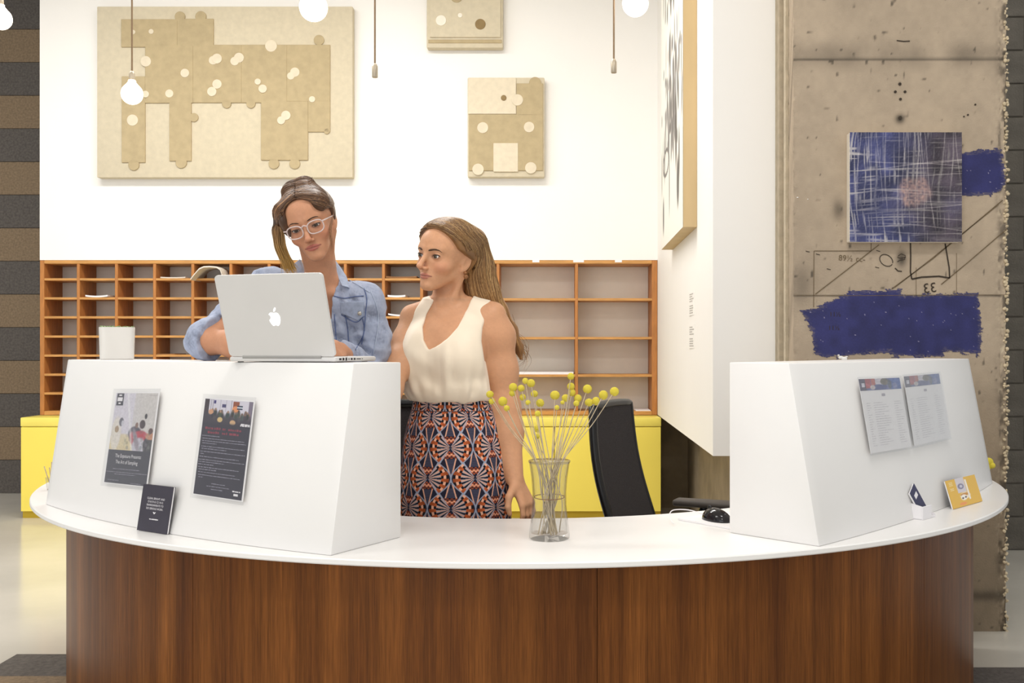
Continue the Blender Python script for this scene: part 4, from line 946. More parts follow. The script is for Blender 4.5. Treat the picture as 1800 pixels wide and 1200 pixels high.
for i, (bx, by, br_) in enumerate(balls):
    x = 850 + bx / 3.752; y = 640 + by / 3.752; r = br_ / 3.752
    true = .0175 if br_ > 21 else .0140
    Yb = np.clip(F * true / r * .92, 2.60, 2.93) if br_ > 21 else rg.uniform(2.74, 2.92); rr = r / F * Yb
    p = np.array(W(x, y, Yb)) - np.array((VXc, VYc, TOPZ))
    st = empty('craspedia_stem', (VXc, VYc, TOPZ + .0145), 0, 'dried yellow ball flower in the glass vase, head ' + ORD[rank[i]] + ' from the left', 'flower', 'yellow ball flowers in the glass vase'); p[2] -= .0145
    d = p[:2] / (np.linalg.norm(p[:2]) + 1e-6); g = np.array((np.clip(p[0] * .30, -.043, .043) + rg.normal() * .004, d[1] * .03 + rg.normal() * .010)); g *= min(1, .044 / np.linalg.norm(g))
    b0 = -d * rg.uniform(.02, .042) + rg.normal(0, .006, 2); b0 *= min(1, .044 / (np.linalg.norm(b0) + 1e-9)); mid = (b0 + g) / 2 * .6 + rg.normal(0, .011, 2); mid *= min(1, .034 / (np.linalg.norm(mid) + 1e-9))
    path = crom([(b0[0], b0[1], .003), (mid[0], mid[1], .095), (g[0], g[1], .188), (p[0] * .55 + g[0] * .45, p[1] * .55 + g[1] * .45, .188 + (p[2] - .188) * .5), (p[0], p[1], p[2])], 6)
    MB().tube(path, np.linspace(.0016, .0012, len(path)), 6).build('stem', M_stem, st, smooth=True)
    if hm is None:
        mb = MB(); mb.ball((0, 0, 0), 1.0, 26, 16); o = mb.build('flower_head', M_head, st, smooth=True); hm = o.data
    else: o = link_mesh('flower_head', hm, None, st)
    o.location = p; o.scale = (rr, rr, rr * rg.uniform(.94, 1.04)); o.rotation_euler = (0, 0, rg.uniform(0, 6))
# low yellow flower heads behind the right counter end
yf = empty('flower_posy', (1.692, 3.985, TOPZ), 0, 'small yellow posy peeking out behind the right counter end', 'flowers')
for k, (dx, dz, r) in enumerate(((.0, .075, .016), (.02, .068, .017), (.012, .05, .015), (-.012, .055, .016), (.028, .056, .012))):
    o = link_mesh('flower_head', hm, None, yf); o.location = (dx, -.004 * k, dz); o.scale = (r, r, r)
    MB().tube([(dx * .3, 0, .004), (dx, -.004 * k, dz)], .0015, 6).build('stem', M_stem, yf)
MB().lathe([(0, 0), (.018, 0), (.022, .04), (.02, .04), (.016, .003), (0, .003)], 18).build('dish', M_glass, yf, smooth='auto')

# mouse, cable and paper
pa = plan(1192, 914); pb = plan(1282, 930); pc = plan(1240, 896.5)
ux = pb - pa; uy = pc - pa; k = ux / np.linalg.norm(ux); uy = uy - k * (uy @ k); pb = pa + k * .215; mb = MB()
mb.add([(*pa, TOPZ + .0005), (*pb, TOPZ + .0005), (*(pb + uy), TOPZ + .0005), (*(pa + uy), TOPZ + .0005), (*pa, TOPZ + .006), (*pb, TOPZ + .006), (*(pb + uy), TOPZ + .006), (*(pa + uy), TOPZ + .006)], [(3, 2, 1, 0), (4, 5, 6, 7), (0, 1, 5, 4), (1, 2, 6, 5), (2, 3, 7, 6), (3, 0, 4, 7)])
tag(mb.build('notepad', M_paper), 'white paper pad lying under the computer mouse', 'notepad')
ms = empty('computer_mouse', (.492, 3.0, TOPZ + .0062), R(35), 'glossy black computer mouse on white pad beside the right counter', 'mouse')
bm = bmesh.new(); bmesh.ops.create_uvsphere(bm, u_segments=28, v_segments=16, radius=1)
for q in bm.verts:
    x, y, z = q.co; q.co = Vector((x * .031 * (1 - .12 * y), y * .054, max(z, 0) * (.036 + .004 * y) if z > 0 else z * .004))
MB().bm(bm).build('shell', mat('gloss_black', '17151a', .12, noise=(10, .05)), ms, smooth=True)
MB().tube([(0, .028 + .006 * math.sin(t_), .033 + .006 * math.cos(t_)) for t_ in np.linspace(0, 6.28, 16, endpoint=False)], .0025, 6, closed=True).build('scroll_wheel', M_black, ms, smooth=True)
MB().tube(crom([(0, .05, .010), (-.03, .085, .022), (-.08, .10, .024), (-.12, .07, .012), (-.14, .03, .0)], 6), .0016, 8).build('cable', M_plast, ms, smooth=True)

# ------------------------------------------------------------------ office chairs
M_mesh = mat('black_mesh_fabric', '383334', .85, noise=(200, .3), bump=(500, .6)); M_frame = mat('chair_black', '121214', .35, noise=(10, .05)); M_arm = mat('arm_pad', '4a433d', .6, noise=(20, .05))
def office_chair(loc, rz, label):
    o = empty('office_chair', loc, rz, label, 'chair', 'black office chairs inside the desk')
    # seat faces local -Y
    bm = bmesh.new(); bmesh.ops.create_cube(bm, size=1)
    for q in bm.verts: q.co = Vector((q.co.x * .49, q.co.y * .47, .47 + q.co.z * .07))
    bmesh.ops.bevel(bm, geom=list(bm.edges), offset=.03, segments=4, affect='EDGES'); MB().bm(bm).build('seat', M_mesh, o, smooth=True)
    nu, nv = 15, 24; V = []; 
    def bk(u, v):  # u -1..1, v 0..1
        w = .225 * (1 - .10 * v ** 3); z = .50 + v * .505; y = .235 + .10 * v ** 1.3 + .035 * math.sin(v * 3.0) * 1.0 - .045 * (1 - u * u) * -1 * (-.6)
        return np.array((u * w, y - .03 * u * u * 1.0, z))
    for side in (0, .008):
        for i in range(nu):
            for j in range(nv): V.append(bk(-1 + 2 * i / (nu - 1), j / (nv - 1)) + (0, side, 0))
    f = [tuple(q) for q in grid_faces(nu, nv)] + [tuple(q[::-1] + nu * nv) for q in grid_faces(nu, nv)]
    mesh_obj('backrest', V, f, M_mesh, o, smooth=True)
    ring = [bk(-1, t_) for t_ in np.linspace(0, 1, 14)] + [bk(t_, 1) + (0, 0, .006 * (1 - t_ * t_)) for t_ in np.linspace(-.9, .9, 10)] + [bk(1, t_) for t_ in np.linspace(1, 0, 14)] + [bk(t_, 0) for t_ in np.linspace(.9, -.9, 8)]
    MB().tube([p + (0, .012, 0) for p in ring], .017, 8, closed=True).build('back_frame', M_frame, o, smooth=True)
    MB().tube(crom([(0, .06, .42), (0, .27, .42), (0, .31, .50), (0, .33, .72)], 6), .024, 10).build('spine', M_frame, o, smooth=True)
    for s in (-1, 1):
        ar = MB().rbox((s * .285 - .042, -.13, .580), (s * .285 + .042, .15, .608), .012, 3).build('arm_pad', M_arm, o, smooth='auto')
        MB().tube(crom([(s * .20, .04, .44), (s * .285, .04, .45), (s * .285, .04, .52), (s * .285, .02, .585)], 5), .02, 8).build('arm_post', M_frame, o, smooth=True)
    MB().lathe([(.028, .10), (.028, .30), (.018, .30), (.018, .44)], 16).build('gas_lift', M_frame, o, smooth='auto')
    for k in range(5):
        t_ = k * 2 * math.pi / 5; d = np.array((math.cos(t_), math.sin(t_), 0))
        MB().tube([d * .02 + (0, 0, .11), d * .16 + (0, 0, .10), d * .29 + (0, 0, .075)], [.024, .02, .015], 8).build('base_leg', M_frame, o, smooth=True)
        MB().lathe([(.0, -.012), (.028, -.012), (.03, 0), (.028, .012), (0, .012)], 16, Matrix.Translation(d * .30 + np.array((0, 0, .0305))) @ Matrix.Rotation(t_, 4, 'Z') @ Matrix.Rotation(R(90), 4, 'X')).build('caster', M_frame, o, smooth='auto')
    return o
office_chair((.545, 3.93, 0), R(66), 'black mesh office chair with armrests standing right of the flower vase')
office_chair((-.86, 4.35, 0), R(-150), 'black office chair mostly hidden behind the woman in the patterned skirt')
# ================================================================== PEOPLE: implicit-surface toolkit
def dist(P, c): return np.sqrt(((P - np.asarray(c, P.dtype)) ** 2).sum(-1))
def ell(P, c, r):
    q = P - np.asarray(c, P.dtype); r = np.asarray(r, P.dtype)
    k0 = np.sqrt(((q / r) ** 2).sum(-1)) + 1e-9; k1 = np.sqrt(((q / r ** 2) ** 2).sum(-1)) + 1e-9
    return k0 * (k0 - 1) / k1
def rc(P, a, b, ra, rb):
    a = np.asarray(a, P.dtype); ba = np.asarray(b, P.dtype) - a; pa = P - a
    t = np.clip((pa @ ba) / (ba @ ba), 0, 1); return np.sqrt(((pa - t[..., None] * ba) ** 2).sum(-1)) - (ra + (rb - ra) * t)
def smin(a, b, k):
    h = np.clip(.5 + .5 * (b - a) / k, 0, 1); return b + (a - b) * h - k * h * (1 - h)
def smax(a, b, k): return -smin(-a, -b, k)
class Sdf:
    """ordered list of (mode, fn, centre, bounding radius, blend)"""
    def __init__(s): s.ops = []
    def add(s, fn, c, r, k=.01, mode='u'): s.ops.append((mode, fn, np.asarray(c, np.float32), r, k)); return s
    def cone(s, a, b, ra, rb, k=.01):
        a = np.asarray(a, np.float32); b = np.asarray(b, np.float32)
        return s.add(lambda P, a=a, b=b: rc(P, a, b, ra, rb), (a + b) / 2, np.linalg.norm(b - a) / 2 + max(ra, rb), k)
    def chain(s, pts, rad, k=.012, k0=None):
        for i in range(len(pts) - 1): s.cone(pts[i], pts[i + 1], rad[i], rad[i + 1], k if i or k0 is None else k0)
        return s
    def ball(s, c, r, k=.01):
        r = np.ones(3) * r if np.ndim(r) == 0 else np.asarray(r, float)
        return s.add(lambda P, c=c, r=r: ell(P, c, r), c, r.max(), k)
    def eval(s, P, centres=None, brad=0.0):
        """P (nb, n, 3) blocks; ops far from a block are skipped"""
        d = np.full(P.shape[:-1], .5, np.float32)
        for mode, fn, c, r, k in s.ops:
            m = slice(None)
            if centres is not None:
                m = np.nonzero(np.sqrt(((centres - c) ** 2).sum(-1)) < r + brad * 2.2 + k + .012)[0]
                if len(m) == 0: continue
            e = fn(P[m]).astype(np.float32)
            d[m] = smin(d[m], e, k) if mode == 'u' else (smax(d[m], -e, k) if mode == 's' else smax(d[m], e, k))
        return d
    def at(s, P): return s.eval(np.asarray(P, np.float32)[None])[0]
def polygonize(sdf, lo, hi, h):
    lo = np.asarray(lo, np.float32); B = 8
    nb = np.ceil((np.asarray(hi) - lo) / (h * B)).astype(int); n = nb * B + 1
    bi = np.stack(np.meshgrid(*[np.arange(k) for k in nb], indexing='ij'), -1).reshape(-1, 3)
    cen = (lo + (bi + .5) * B * h).astype(np.float32); br = B * h * .5 * math.sqrt(3)
    dc = sdf.eval(cen[None])[0]
    D = np.empty(n, np.float32)
    big = np.repeat(np.repeat(np.repeat(np.where(dc.reshape(nb) > 0, 1.0, -1.0), B, 0), B, 1), B, 2)
    D[:-1, :-1, :-1] = big; D[-1] = 1; D[:, -1] = 1; D[:, :, -1] = 1
    keep = np.nonzero(np.abs(dc) < br * 1.5 + .004)[0]
    off = np.stack(np.meshgrid(*[np.arange(B + 1)] * 3, indexing='ij'), -1).reshape(-1, 3)
    for s0 in range(0, len(keep), 1500):
        kk = keep[s0:s0 + 1500]; idx = bi[kk][:, None] * B + off[None]
        P = (lo + idx * h).astype(np.float32)
        d = sdf.eval(P, cen[kk], br); D[idx[..., 0], idx[..., 1], idx[..., 2]] = d
    S = D < 0
    cs = S[:-1, :-1, :-1].astype(np.int8)
    tot = np.zeros(cs.shape, np.int8)
    for a in (0, 1):
        for b in (0, 1):
            for c in (0, 1): tot += S[a:n[0] - 1 + a, b:n[1] - 1 + b, c:n[2] - 1 + c]
    act = np.argwhere((tot > 0) & (tot < 8))
    vid = np.full(tot.shape, -1, np.int32); vid[tuple(act.T)] = np.arange(len(act))
    acc = np.zeros((len(act), 3)); cnt = np.zeros(len(act))
    corners = [(a, b, c) for a in (0, 1) for b in (0, 1) for c in (0, 1)]
    val = {c: D[act[:, 0] + c[0], act[:, 1] + c[1], act[:, 2] + c[2]].astype(float) for c in corners}
    for c in corners:
        for ax in range(3):
            if c[ax]: continue
            e = list(c); e[ax] = 1; e = tuple(e); v0, v1 = val[c], val[e]; m = (v0 < 0) != (v1 < 0)
            t = np.where(m, v0 / (v0 - v1 + 1e-12), 0); p = np.array(c, float)[None].repeat(len(act), 0); p[:, ax] += t
            acc += p * m[:, None]; cnt += m
    V = lo + (act + acc / np.maximum(cnt, 1)[:, None]) * h
    Fs = []
    for ax in range(3):
        u, v = (ax + 1) % 3, (ax + 2) % 3
        sl0 = [slice(None)] * 3; sl1 = [slice(None)] * 3; sl0[ax] = slice(0, -1); sl1[ax] = slice(1, None)
        a = S[tuple(sl0)]; b = S[tuple(sl1)]; e = np.argwhere(a != b)
        ok = (e[:, u] > 0) & (e[:, v] > 0) & (e[:, u] < n[u] - 1) & (e[:, v] < n[v] - 1); e = e[ok]
        ins = a[tuple(e.T)]
        def cell(du, dv):
            q = e.copy(); q[:, u] -= du; q[:, v] -= dv; return vid[tuple(q.T)]
        q = np.stack([cell(1, 1), cell(0, 1), cell(0, 0), cell(1, 0)], 1); q[~ins] = q[~ins][:, ::-1]
        Fs.append(q[(q >= 0).all(1)])
    return V, np.concatenate(Fs)
def frame(loc, yaw=0, pitch=0, roll=0, s=1.0):
    """head frame: yaw>0 turns to the viewer's left, pitch>0 nods down, roll>0 lifts the viewer's right side"""
    return Matrix.Translation(loc) @ Matrix.Rotation(-yaw, 4, 'Z') @ Matrix.Rotation(-roll, 4, 'Y') @ Matrix.Rotation(pitch, 4, 'X') @ Matrix.Scale(s, 4)
def to_local(M, P):
    A = np.array(M.inverted(), np.float32); return P @ A[:3, :3].T + A[:3, 3]
def warp(p, prm):
    """shorter or longer lower face"""
    q = np.array(p); lf = prm.get('lf', 1.0); q[..., 2] = np.where(q[..., 2] < -.012, -.012 + (q[..., 2] + .012) / lf, q[..., 2]); return q
def head_w(p, prm): return head_fn(warp(p, prm), prm)
def head_fn(p, prm):
    q = p.copy(); q[..., 0] = np.abs(q[..., 0]); jw = prm.get('jaw', 1.0)
    d = ell(p, (0, .015, .030), (.0735, .094, .080))
    d = smin(d, ell(p, (0, -.030, .030), (.061, .057, .056)), .03)
    d = smin(d, ell(q, (0, -.030, -.026), (.0550 * jw, .056, .058)), .025)
    d = smin(d, rc(q, (.0445 * jw, .010, -.047), (.009, -.064, -.0985), .0130, .0125), .028)
    d = smin(d, ell(p, (0, -.050, -.068), (.038 * jw, .039, .040)), .02)
    d = smin(d, ell(q, (.040, -.052, -.032), (.019, .021, .018)), .022)
    d = smin(d, ell(p, (0, -.073, -.101), (.017, .0150, .013)), .016)
    d = smin(d, rc(q, (.008, -.0835, .0195), (.043, -.068, .0215), .0075, .0065), .014)
    d = smax(d, -ell(q, (.032, -.0955, -.001), (.0175, .0155, .0115)), .012)
    nl = prm.get('nose', 1.0)
    d = smin(d, rc(p, (0, -.0845, .010), (0, -.0865 - .021 * nl, -.0335), .0060, .0080), .010)
    d = smin(d, ell(p, (0, -.0875 - .021 * nl, -.0365), (.0092, .0088, .0080)), .006)
    d = smin(d, ell(q, (.0102, -.0955, -.0415), (.0064, .0095, .0062)), .005)
    d = smax(d, -ell(q, (.0056, -.1015, -.0478), (.0030, .0050, .0028)), .002)
    # eyelids and the opening between them
    op = prm.get('open', .0048); ec = (.0315, -.0705, 0)
    d = smin(d, dist(q, ec) - .0140, .0045)
    t = q - np.array((.0320, -.0865, prm.get('lidz', -.0006)), np.float32)
    t = np.stack([t[..., 0], t[..., 1], t[..., 2] - .10 * t[..., 0] + 12 * t[..., 0] ** 2 * np.sign(t[..., 2] + 1e-9) * 0], -1)
    d = smax(d, -ell(t, (0, 0, 0), (.0130, .0125, op)), .0016)
    # lips
    if 'yU' in prm:
        U, L, Mm = lip_curves(prm)
        d = smin(d, np.minimum(rc(q, U[0], U[1], .0036, .0029), rc(q, U[1], U[2], .0029, .0010)), .004)
        d = smin(d, np.minimum(rc(q, L[0], L[1], .0046, .0037), rc(q, L[1], L[2], .0037, .0010)), .004)
        d = smax(d, -np.minimum(rc(q, Mm[0], Mm[1], .0011, .0010), rc(q, Mm[1], Mm[2], .0010, .0008)), .0020)
    # ears
    e = (q - np.array((.0680, .016, -.010), np.float32)) / np.float32(.86)
    e = np.stack([e[..., 0] - .28 * e[..., 1], e[..., 1] - .22 * e[..., 2], e[..., 2]], -1)
    ear = ell(e, (.003, 0, 0), (.0062, .0175, .030)); ear = smin(ear, ell(e, (.000, -.005, -.027), (.0052, .0075, .010)), .006)
    ear = smax(ear, -ell(e, (.0095, -.003, .002), (.0052, .0100, .019)), .003)
    ear = smin(ear, ell(e, (.003, -.013, -.004), (.004, .004, .006)), .004) * .8
    return smin(d, ear, .010)
def lip_curves(prm):
    m = prm.get('mouth', 1.0); sm = prm.get('smile', 0.0)
    U = [(.0035, prm['yU'][0] - .0005, -.0620), (.0125 * m, prm['yU'][1] - .0002, -.0632), (.0225 * m, prm['yU'][2] + .0012, -.0668 + sm)]
    L = [(0, prm['yL'][0] - .0002, -.0722), (.0110 * m, prm['yL'][1] + .0004, -.0712), (.0200 * m, prm['yL'][2] + .0012, -.0678 + sm)]
    Mm = [(0, prm['yM'][0] - .0048, -.0668), (.012 * m, prm['yM'][1] - .0040, -.0670), (.0238 * m, prm['yM'][2] - .0008, -.0672 + sm)]
    return [[np.array(p, np.float32) for p in k] for k in (U, L, Mm)]
def prep(prm):
    """find the bare skin under the lips so they follow its curve"""
    m = prm.get('mouth', 1.0); y = np.linspace(-.12, -.03, 181)
    for key, z, xs in (('yU', -.0625, (.0035, .0125, .0225)), ('yL', -.0715, (0, .011, .020)), ('yM', -.067, (0, .012, .0238))):
        r = []
        for x in xs:
            Q = np.stack([np.full(181, x * m), y, np.full(181, z)], 1).astype(np.float32); pr = {k: v for k, v in prm.items() if k not in ('yU', 'yL', 'yM')}
            r.append(y[np.argmax(head_fn(Q, pr) < 0)])
        prm['_' + key] = r
    for k in ('yU', 'yL', 'yM'): prm[k] = prm['_' + k]
    return prm
def face_pigment(p, skin, lip, prm):
    """pigment per head-local vertex: lips, warmer cheeks and nose, darker lid rims, freckle noise"""
    p = warp(p, prm); q = p.copy(); q[:, 0] = np.abs(q[:, 0]); c = np.ones((len(p), 3)) * np.array(skin, float)
    c *= (1 + .014 * vnoise(p * 90, 3) + .02 * vnoise(p * 300, 4))[:, None]
    ck = np.exp(-(dist(q, (.042, -.065, -.035)) / .022) ** 2)[:, None] * .30; c = c * (1 - ck) + np.array([205, 118, 92.0]) * ck
    nk = np.exp(-(dist(q, (0, -.107, -.036)) / .014) ** 2)[:, None] * .22; c = c * (1 - nk) + np.array([206, 120, 96.0]) * nk
    U, L, Mm = lip_curves(prm)
    dl = np.minimum(np.minimum(rc(q, U[0], U[1], .0042, .0034), rc(q, U[1], U[2], .0034, .0008)), np.minimum(rc(q, L[0], L[1], .0052, .0042), rc(q, L[1], L[2], .0042, .0010))); w = sstep(.0018, -.0002, dl)[:, None] * .8
    c = c * (1 - w) + np.array(lip, float) * w
    ml = sstep(.0026, .0006, np.minimum(rc(q, Mm[0] + (0, .003, 0), Mm[1] + (0, .003, 0), .0006, .0005), rc(q, Mm[1] + (0, .003, 0), Mm[2], .0005, .0003)))[:, None] * .5; c = c * (1 - ml) + np.array([104, 52, 46.0]) * ml
    eo = dist((q - (.0320, -.0845, prm.get('lidz', -.0006))) / (.0150, .02, prm.get('open', .0048) + .0030), (0, 0, 0)); ew = (sstep(1.25, .85, eo) * .45)[:, None]; c = c * (1 - ew) + np.array([112, 74, 60.0]) * ew
    return c
def eyeball(parent, M, side, gaze, iris, name='eye'):
    n = 26; th = np.linspace(0, np.pi, n); ph = np.linspace(0, 2 * np.pi, 2 * n, endpoint=False); r = .0127
    g = np.array(gaze, float); g /= np.linalg.norm(g); ux = np.cross(g, (0, 0, 1)); ux /= np.linalg.norm(ux); uy = np.cross(ux, g)
    T, Ph = np.meshgrid(th, ph, indexing='ij'); d = np.sin(T)[..., None] * (np.cos(Ph)[..., None] * ux + np.sin(Ph)[..., None] * uy) + np.cos(T)[..., None] * g
    V = d.reshape(-1, 3) * r * (1 + .05 * np.exp(-(T.reshape(-1, 1) / .42) ** 2)) + np.array((side * .0315, -.0705, 0))
    tt = T.reshape(-1); c = np.ones((len(V), 3)) * np.array([226, 218, 212.0]); c[tt < .50] = np.array(iris, float); c[(tt > .44) & (tt < .52)] = np.array(iris) * .45; c[tt < .20] = (14, 10, 9)
    f = []; m = 2 * n
    for i in range(n - 1):
        for j in range(m): f.append((i * m + j, i * m + (j + 1) % m, (i + 1) * m + (j + 1) % m, (i + 1) * m + j))
    return mesh_obj(name, xf(M, V), np.array(f)[:, ::-1], M_eye, parent, smooth=True, col=lina(c), world=True)
M_eye = mat_attr('eyeball', .08, .6); M_skin = mat_attr('skin', .48, .35, sss=.12, bump=(700, .03)); M_brow = mat('brow_hair', '4a3324', .8, noise=(200, .2)); M_lash = mat('lash_hair', '1f1512', .7, noise=(100, .1))
def face_hair(parent, M, prm, brow_m, thick=1.0):
    """eyebrows and lashes lie on the skin"""
    for s in (-1, 1):
        pts = np.array([(s * .0125, -.0925, .0165), (s * .020, -.0915, .0190), (s * .031, -.0870, .0212), (s * .042, -.0775, .0200), (s * .0490, -.0685, .0150)]) + np.array((0, .0006, prm.get('browz', 0)))
        pth = crom(pts, 6); w = np.interp(np.linspace(0, 1, len(pth)), [0, .2, .6, 1], [.0012, .0023, .0019, .0005]) * thick
        # snap to the skin
        for i in range(len(pth)):
            y = np.linspace(-.115, -.04, 76); Q = np.stack([np.full(76, pth[i, 0]), y, np.full(76, pth[i, 2])], 1).astype(np.float32); dd = head_fn(Q, prm); k = np.argmax(dd < 0); pth[i, 1] = y[k] + .0004
        MB().tube(xf(M, pth), w * prm.get('s', 1), 6).build('eyebrow', brow_m, parent, smooth=True, world=True)
        op = prm.get('open', .0048); lz = prm.get('lidz', -.0006); lp = []
        for t in np.linspace(-1, 1, 17):
            x = .0320 + t * .0127; z = lz + .10 * (x - .032) + op * math.sqrt(max(0, 1 - t * t * .97)); y = np.linspace(-.100, -.055, 60)
            Q = np.stack([np.full(60, x), y, np.full(60, z + .0004)], 1).astype(np.float32); dd = head_fn(Q, prm); k = np.argmax(dd < 0); lp.append((s * x, y[k] - .0004, z))
        MB().tube(xf(M, np.array(lp)), np.interp(np.linspace(0, 1, 17), [0, .5, 1], [.0005, .0013, .0016]), 5).build('eyelash', M_lash, parent, smooth=True, world=True)
def hand(S, wrist, tip_dir, palm_n, thumb_side, curl=.5, L=.175, spread=.10):
    """five fingers rooted in a palm; tip_dir along the hand, palm_n out of the palm, thumb_side unit vector"""
    w = np.array(wrist, float); d = np.array(tip_dir, float); d /= np.linalg.norm(d); n = np.array(palm_n, float); n -= d * (n @ d); n /= np.linalg.norm(n)
    t = np.cross(d, n); t = t if t @ np.array(thumb_side, float) > 0 else -t
    pl = L * .52
    for k in (-.026, -.009, .009, .025): S.cone(w + d * .012 + t * k * .55, w + d * pl + t * k, .015, .0115, .012)
    ln = {.027: .070, .009: .078, -.009: .073, -.026: .058}
    for k, l in ln.items():
        p = w + d * pl + t * k; dr = d + t * spread * k / .027; dr /= np.linalg.norm(dr); pts = [p]; a = 0
        for j, fr in enumerate((.45, .30, .25)):
            a += curl * (.7, .9, .6)[j]; pts.append(pts[-1] + (dr * math.cos(a) + n * math.sin(a)) * l * fr)
        S.chain(pts, [.0092, .0084, .0076, .0062], .003, .006)
    p0 = w + d * .025 + t * .022; p1 = p0 + (d * .55 + t * .7 + n * .35) / .96 * .040; p2 = p1 + (d * .85 + t * .3 + n * .4) / .98 * .032; p3 = p2 + (d * .95 + n * .25 - t * .05) * .024
    S.chain([p0, p1, p2, p3], [.016, .0115, .0098, .0075], .005, .010)

def project(S, P, off, it=4, h=.002):
    """pull points onto the surface of S at a given offset"""
    P = np.asarray(P, np.float32).copy(); sh = P.shape; P = P.reshape(-1, 3); off = np.broadcast_to(np.asarray(off, np.float32), sh[:-1]).reshape(-1)
    E = np.eye(3, dtype=np.float32) * h
    for _ in range(it):
        d = S.at(P); g = np.stack([S.at(P + e) - S.at(P - e) for e in E], -1) / (2 * h); g /= np.linalg.norm(g, axis=1, keepdims=True) + 1e-6
        P = P - np.clip(d - off, -.03, .03)[:, None] * g
    return P.reshape(sh).astype(float)
# ------------------------------------------------------------------ shared clothing / body helpers
def sections_fn(sec, yaw=0.0):
    """tapering trunk: rows of (z, cx, cy, rx, ry), elliptical, smoothly interpolated"""
    S = np.array(sorted(sec), float); zz = np.linspace(S[0, 0], S[-1, 0], 160)
    def mono(y):
        x = S[:, 0]; m = np.gradient(y, x); i = np.clip(np.searchsorted(x, zz) - 1, 0, len(x) - 2); h = x[i + 1] - x[i]; t = (zz - x[i]) / h
        return (2 * t ** 3 - 3 * t ** 2 + 1) * y[i] + (t ** 3 - 2 * t ** 2 + t) * h * m[i] + (-2 * t ** 3 + 3 * t ** 2) * y[i + 1] + (t ** 3 - t ** 2) * h * m[i + 1]
    T = [mono(S[:, k]) for k in range(1, 5)]; ca, sa = math.cos(yaw), math.sin(yaw); z0, z1 = S[0, 0], S[-1, 0]
    def fn(P, off=0.0):
        z = P[..., 2]; cx, cy, rx, ry = [np.interp(z, zz, t).astype(np.float32) for t in T]
        dx, dy = P[..., 0] - cx, P[..., 1] - cy; u = dx * ca + dy * sa; v = -dx * sa + dy * ca; rx = rx + off; ry = ry + off
        n = 2.3; k = ((np.abs(u) / rx) ** n + (np.abs(v) / ry) ** n) ** (1 / n)
        d = (k - 1) * np.minimum(rx, ry) * .95
        return np.maximum(d, np.maximum(z0 - z, z - z1))
    c = S[:, 1:3].mean(0); return fn, (c[0], c[1], (z0 + z1) / 2), (z1 - z0) / 2 + .3
def hitS(S, x, y, Y0, Y1, n=240):
    Y = np.linspace(Y0, Y1, n); P = np.stack([(x - VX) / F * Y, Y, HC - (y - VY) / F * Y], 1); d = S.at(P); k = int(np.argmax(d < 0))
    return P[k] if d[k] < 0 else P[n // 2]
def strand_mesh(paths, r0, cols, tipcol=None, n=4):
    """many tapered strands as one mesh; paths (N,k,3)"""
    P = np.asarray(paths, float); N, k, _ = P.shape; T = np.gradient(P, axis=1); T /= np.linalg.norm(T, axis=2, keepdims=True) + 1e-9
    ref = np.where(np.abs(T[..., 2:3]) < .8, np.array([0, 0, 1.0]), np.array([1.0, 0, 0])); A = np.cross(T, ref); A /= np.linalg.norm(A, axis=2, keepdims=True) + 1e-9; B = np.cross(T, A)
    r = (np.asarray(r0).reshape(N, 1) * np.interp(np.linspace(0, 1, k), [0, .08, .7, 1], [.7, 1, .9, .15])[None])[..., None]
    a = np.arange(n) * 2 * np.pi / n
    V = np.stack([P + r * (math.cos(t) * A + math.sin(t) * B) for t in a], 2).reshape(-1, 3)
    i, s, j = np.meshgrid(np.arange(N), np.arange(k - 1), np.arange(n), indexing='ij'); b = (i * k + s) * n
    Fq = np.stack([b + j, b + (j + 1) % n, b + n + (j + 1) % n, b + n + j], -1).reshape(-1, 4)
    c = np.repeat(np.asarray(cols, float)[:, None], k, 1)
    if tipcol is not None:
        w = np.clip(np.linspace(-.6, 1, k), 0, 1)[None, :, None]; c = c * (1 - w) + np.asarray(tipcol, float)[:, None] * w
    return V, Fq, np.repeat(c.reshape(N * k, 3), n, 0)
def merge(meshes):
    V, Fq, C, o = [], [], [], 0
    for v, f, c in meshes: V.append(v); Fq.append(np.asarray(f) + o); C.append(c); o += len(v)
    return np.concatenate(V), np.concatenate(Fq), np.concatenate(C)
M_hair = mat_attr('hair', .38, .45)
CAPC, CAPR = np.array((0, .015, .030)), np.array((.0735, .094, .080))
def skull_fn(p): return smin(ell(p, (0, .015, .030), (.0735, .094, .080)), ell(p, (0, -.030, .030), (.061, .057, .056)), .03)
def on_cap(d, off): d = d / np.linalg.norm(d / (CAPR + off), axis=-1, keepdims=True); return CAPC + d
def cap_path(a, b, off, k, lift=0.0):
    """path over the skull from direction a to b (head-local points)"""
    da = a - CAPC; db = b - CAPC; da /= np.linalg.norm(da); db /= np.linalg.norm(db); t = np.linspace(0, 1, k)[:, None]
    d = da * (1 - t) + db * t; d /= np.linalg.norm(d, axis=1, keepdims=True); return on_cap(d, off + lift * np.sin(np.pi * t))
def resample(P, k):
    s = np.r_[0, np.cumsum(np.linalg.norm(np.diff(P, axis=0), axis=1))]; t = np.linspace(0, s[-1], k); return np.stack([np.interp(t, s, P[:, i]) for i in range(3)], 1)
def hair_cap(M, prm, off, keep, h=.0032):
    """thin solid layer of hair on the skull; keep(q) < 0 where hair grows (head-local)"""
    S = Sdf(); s = prm.get('s', 1.0); c0 = np.array(M @ Vector((0, .015, .03)))
    S.add(lambda P: smax(ell(to_local(M, P), CAPC, CAPR + off), keep(to_local(M, P)), .006) * s, c0, .2)
    return polygonize(S, c0 - .125, c0 + .125, h)
def cone_between(S, a, b, ra, rb, k): S.cone(a, b, ra, rb, k)
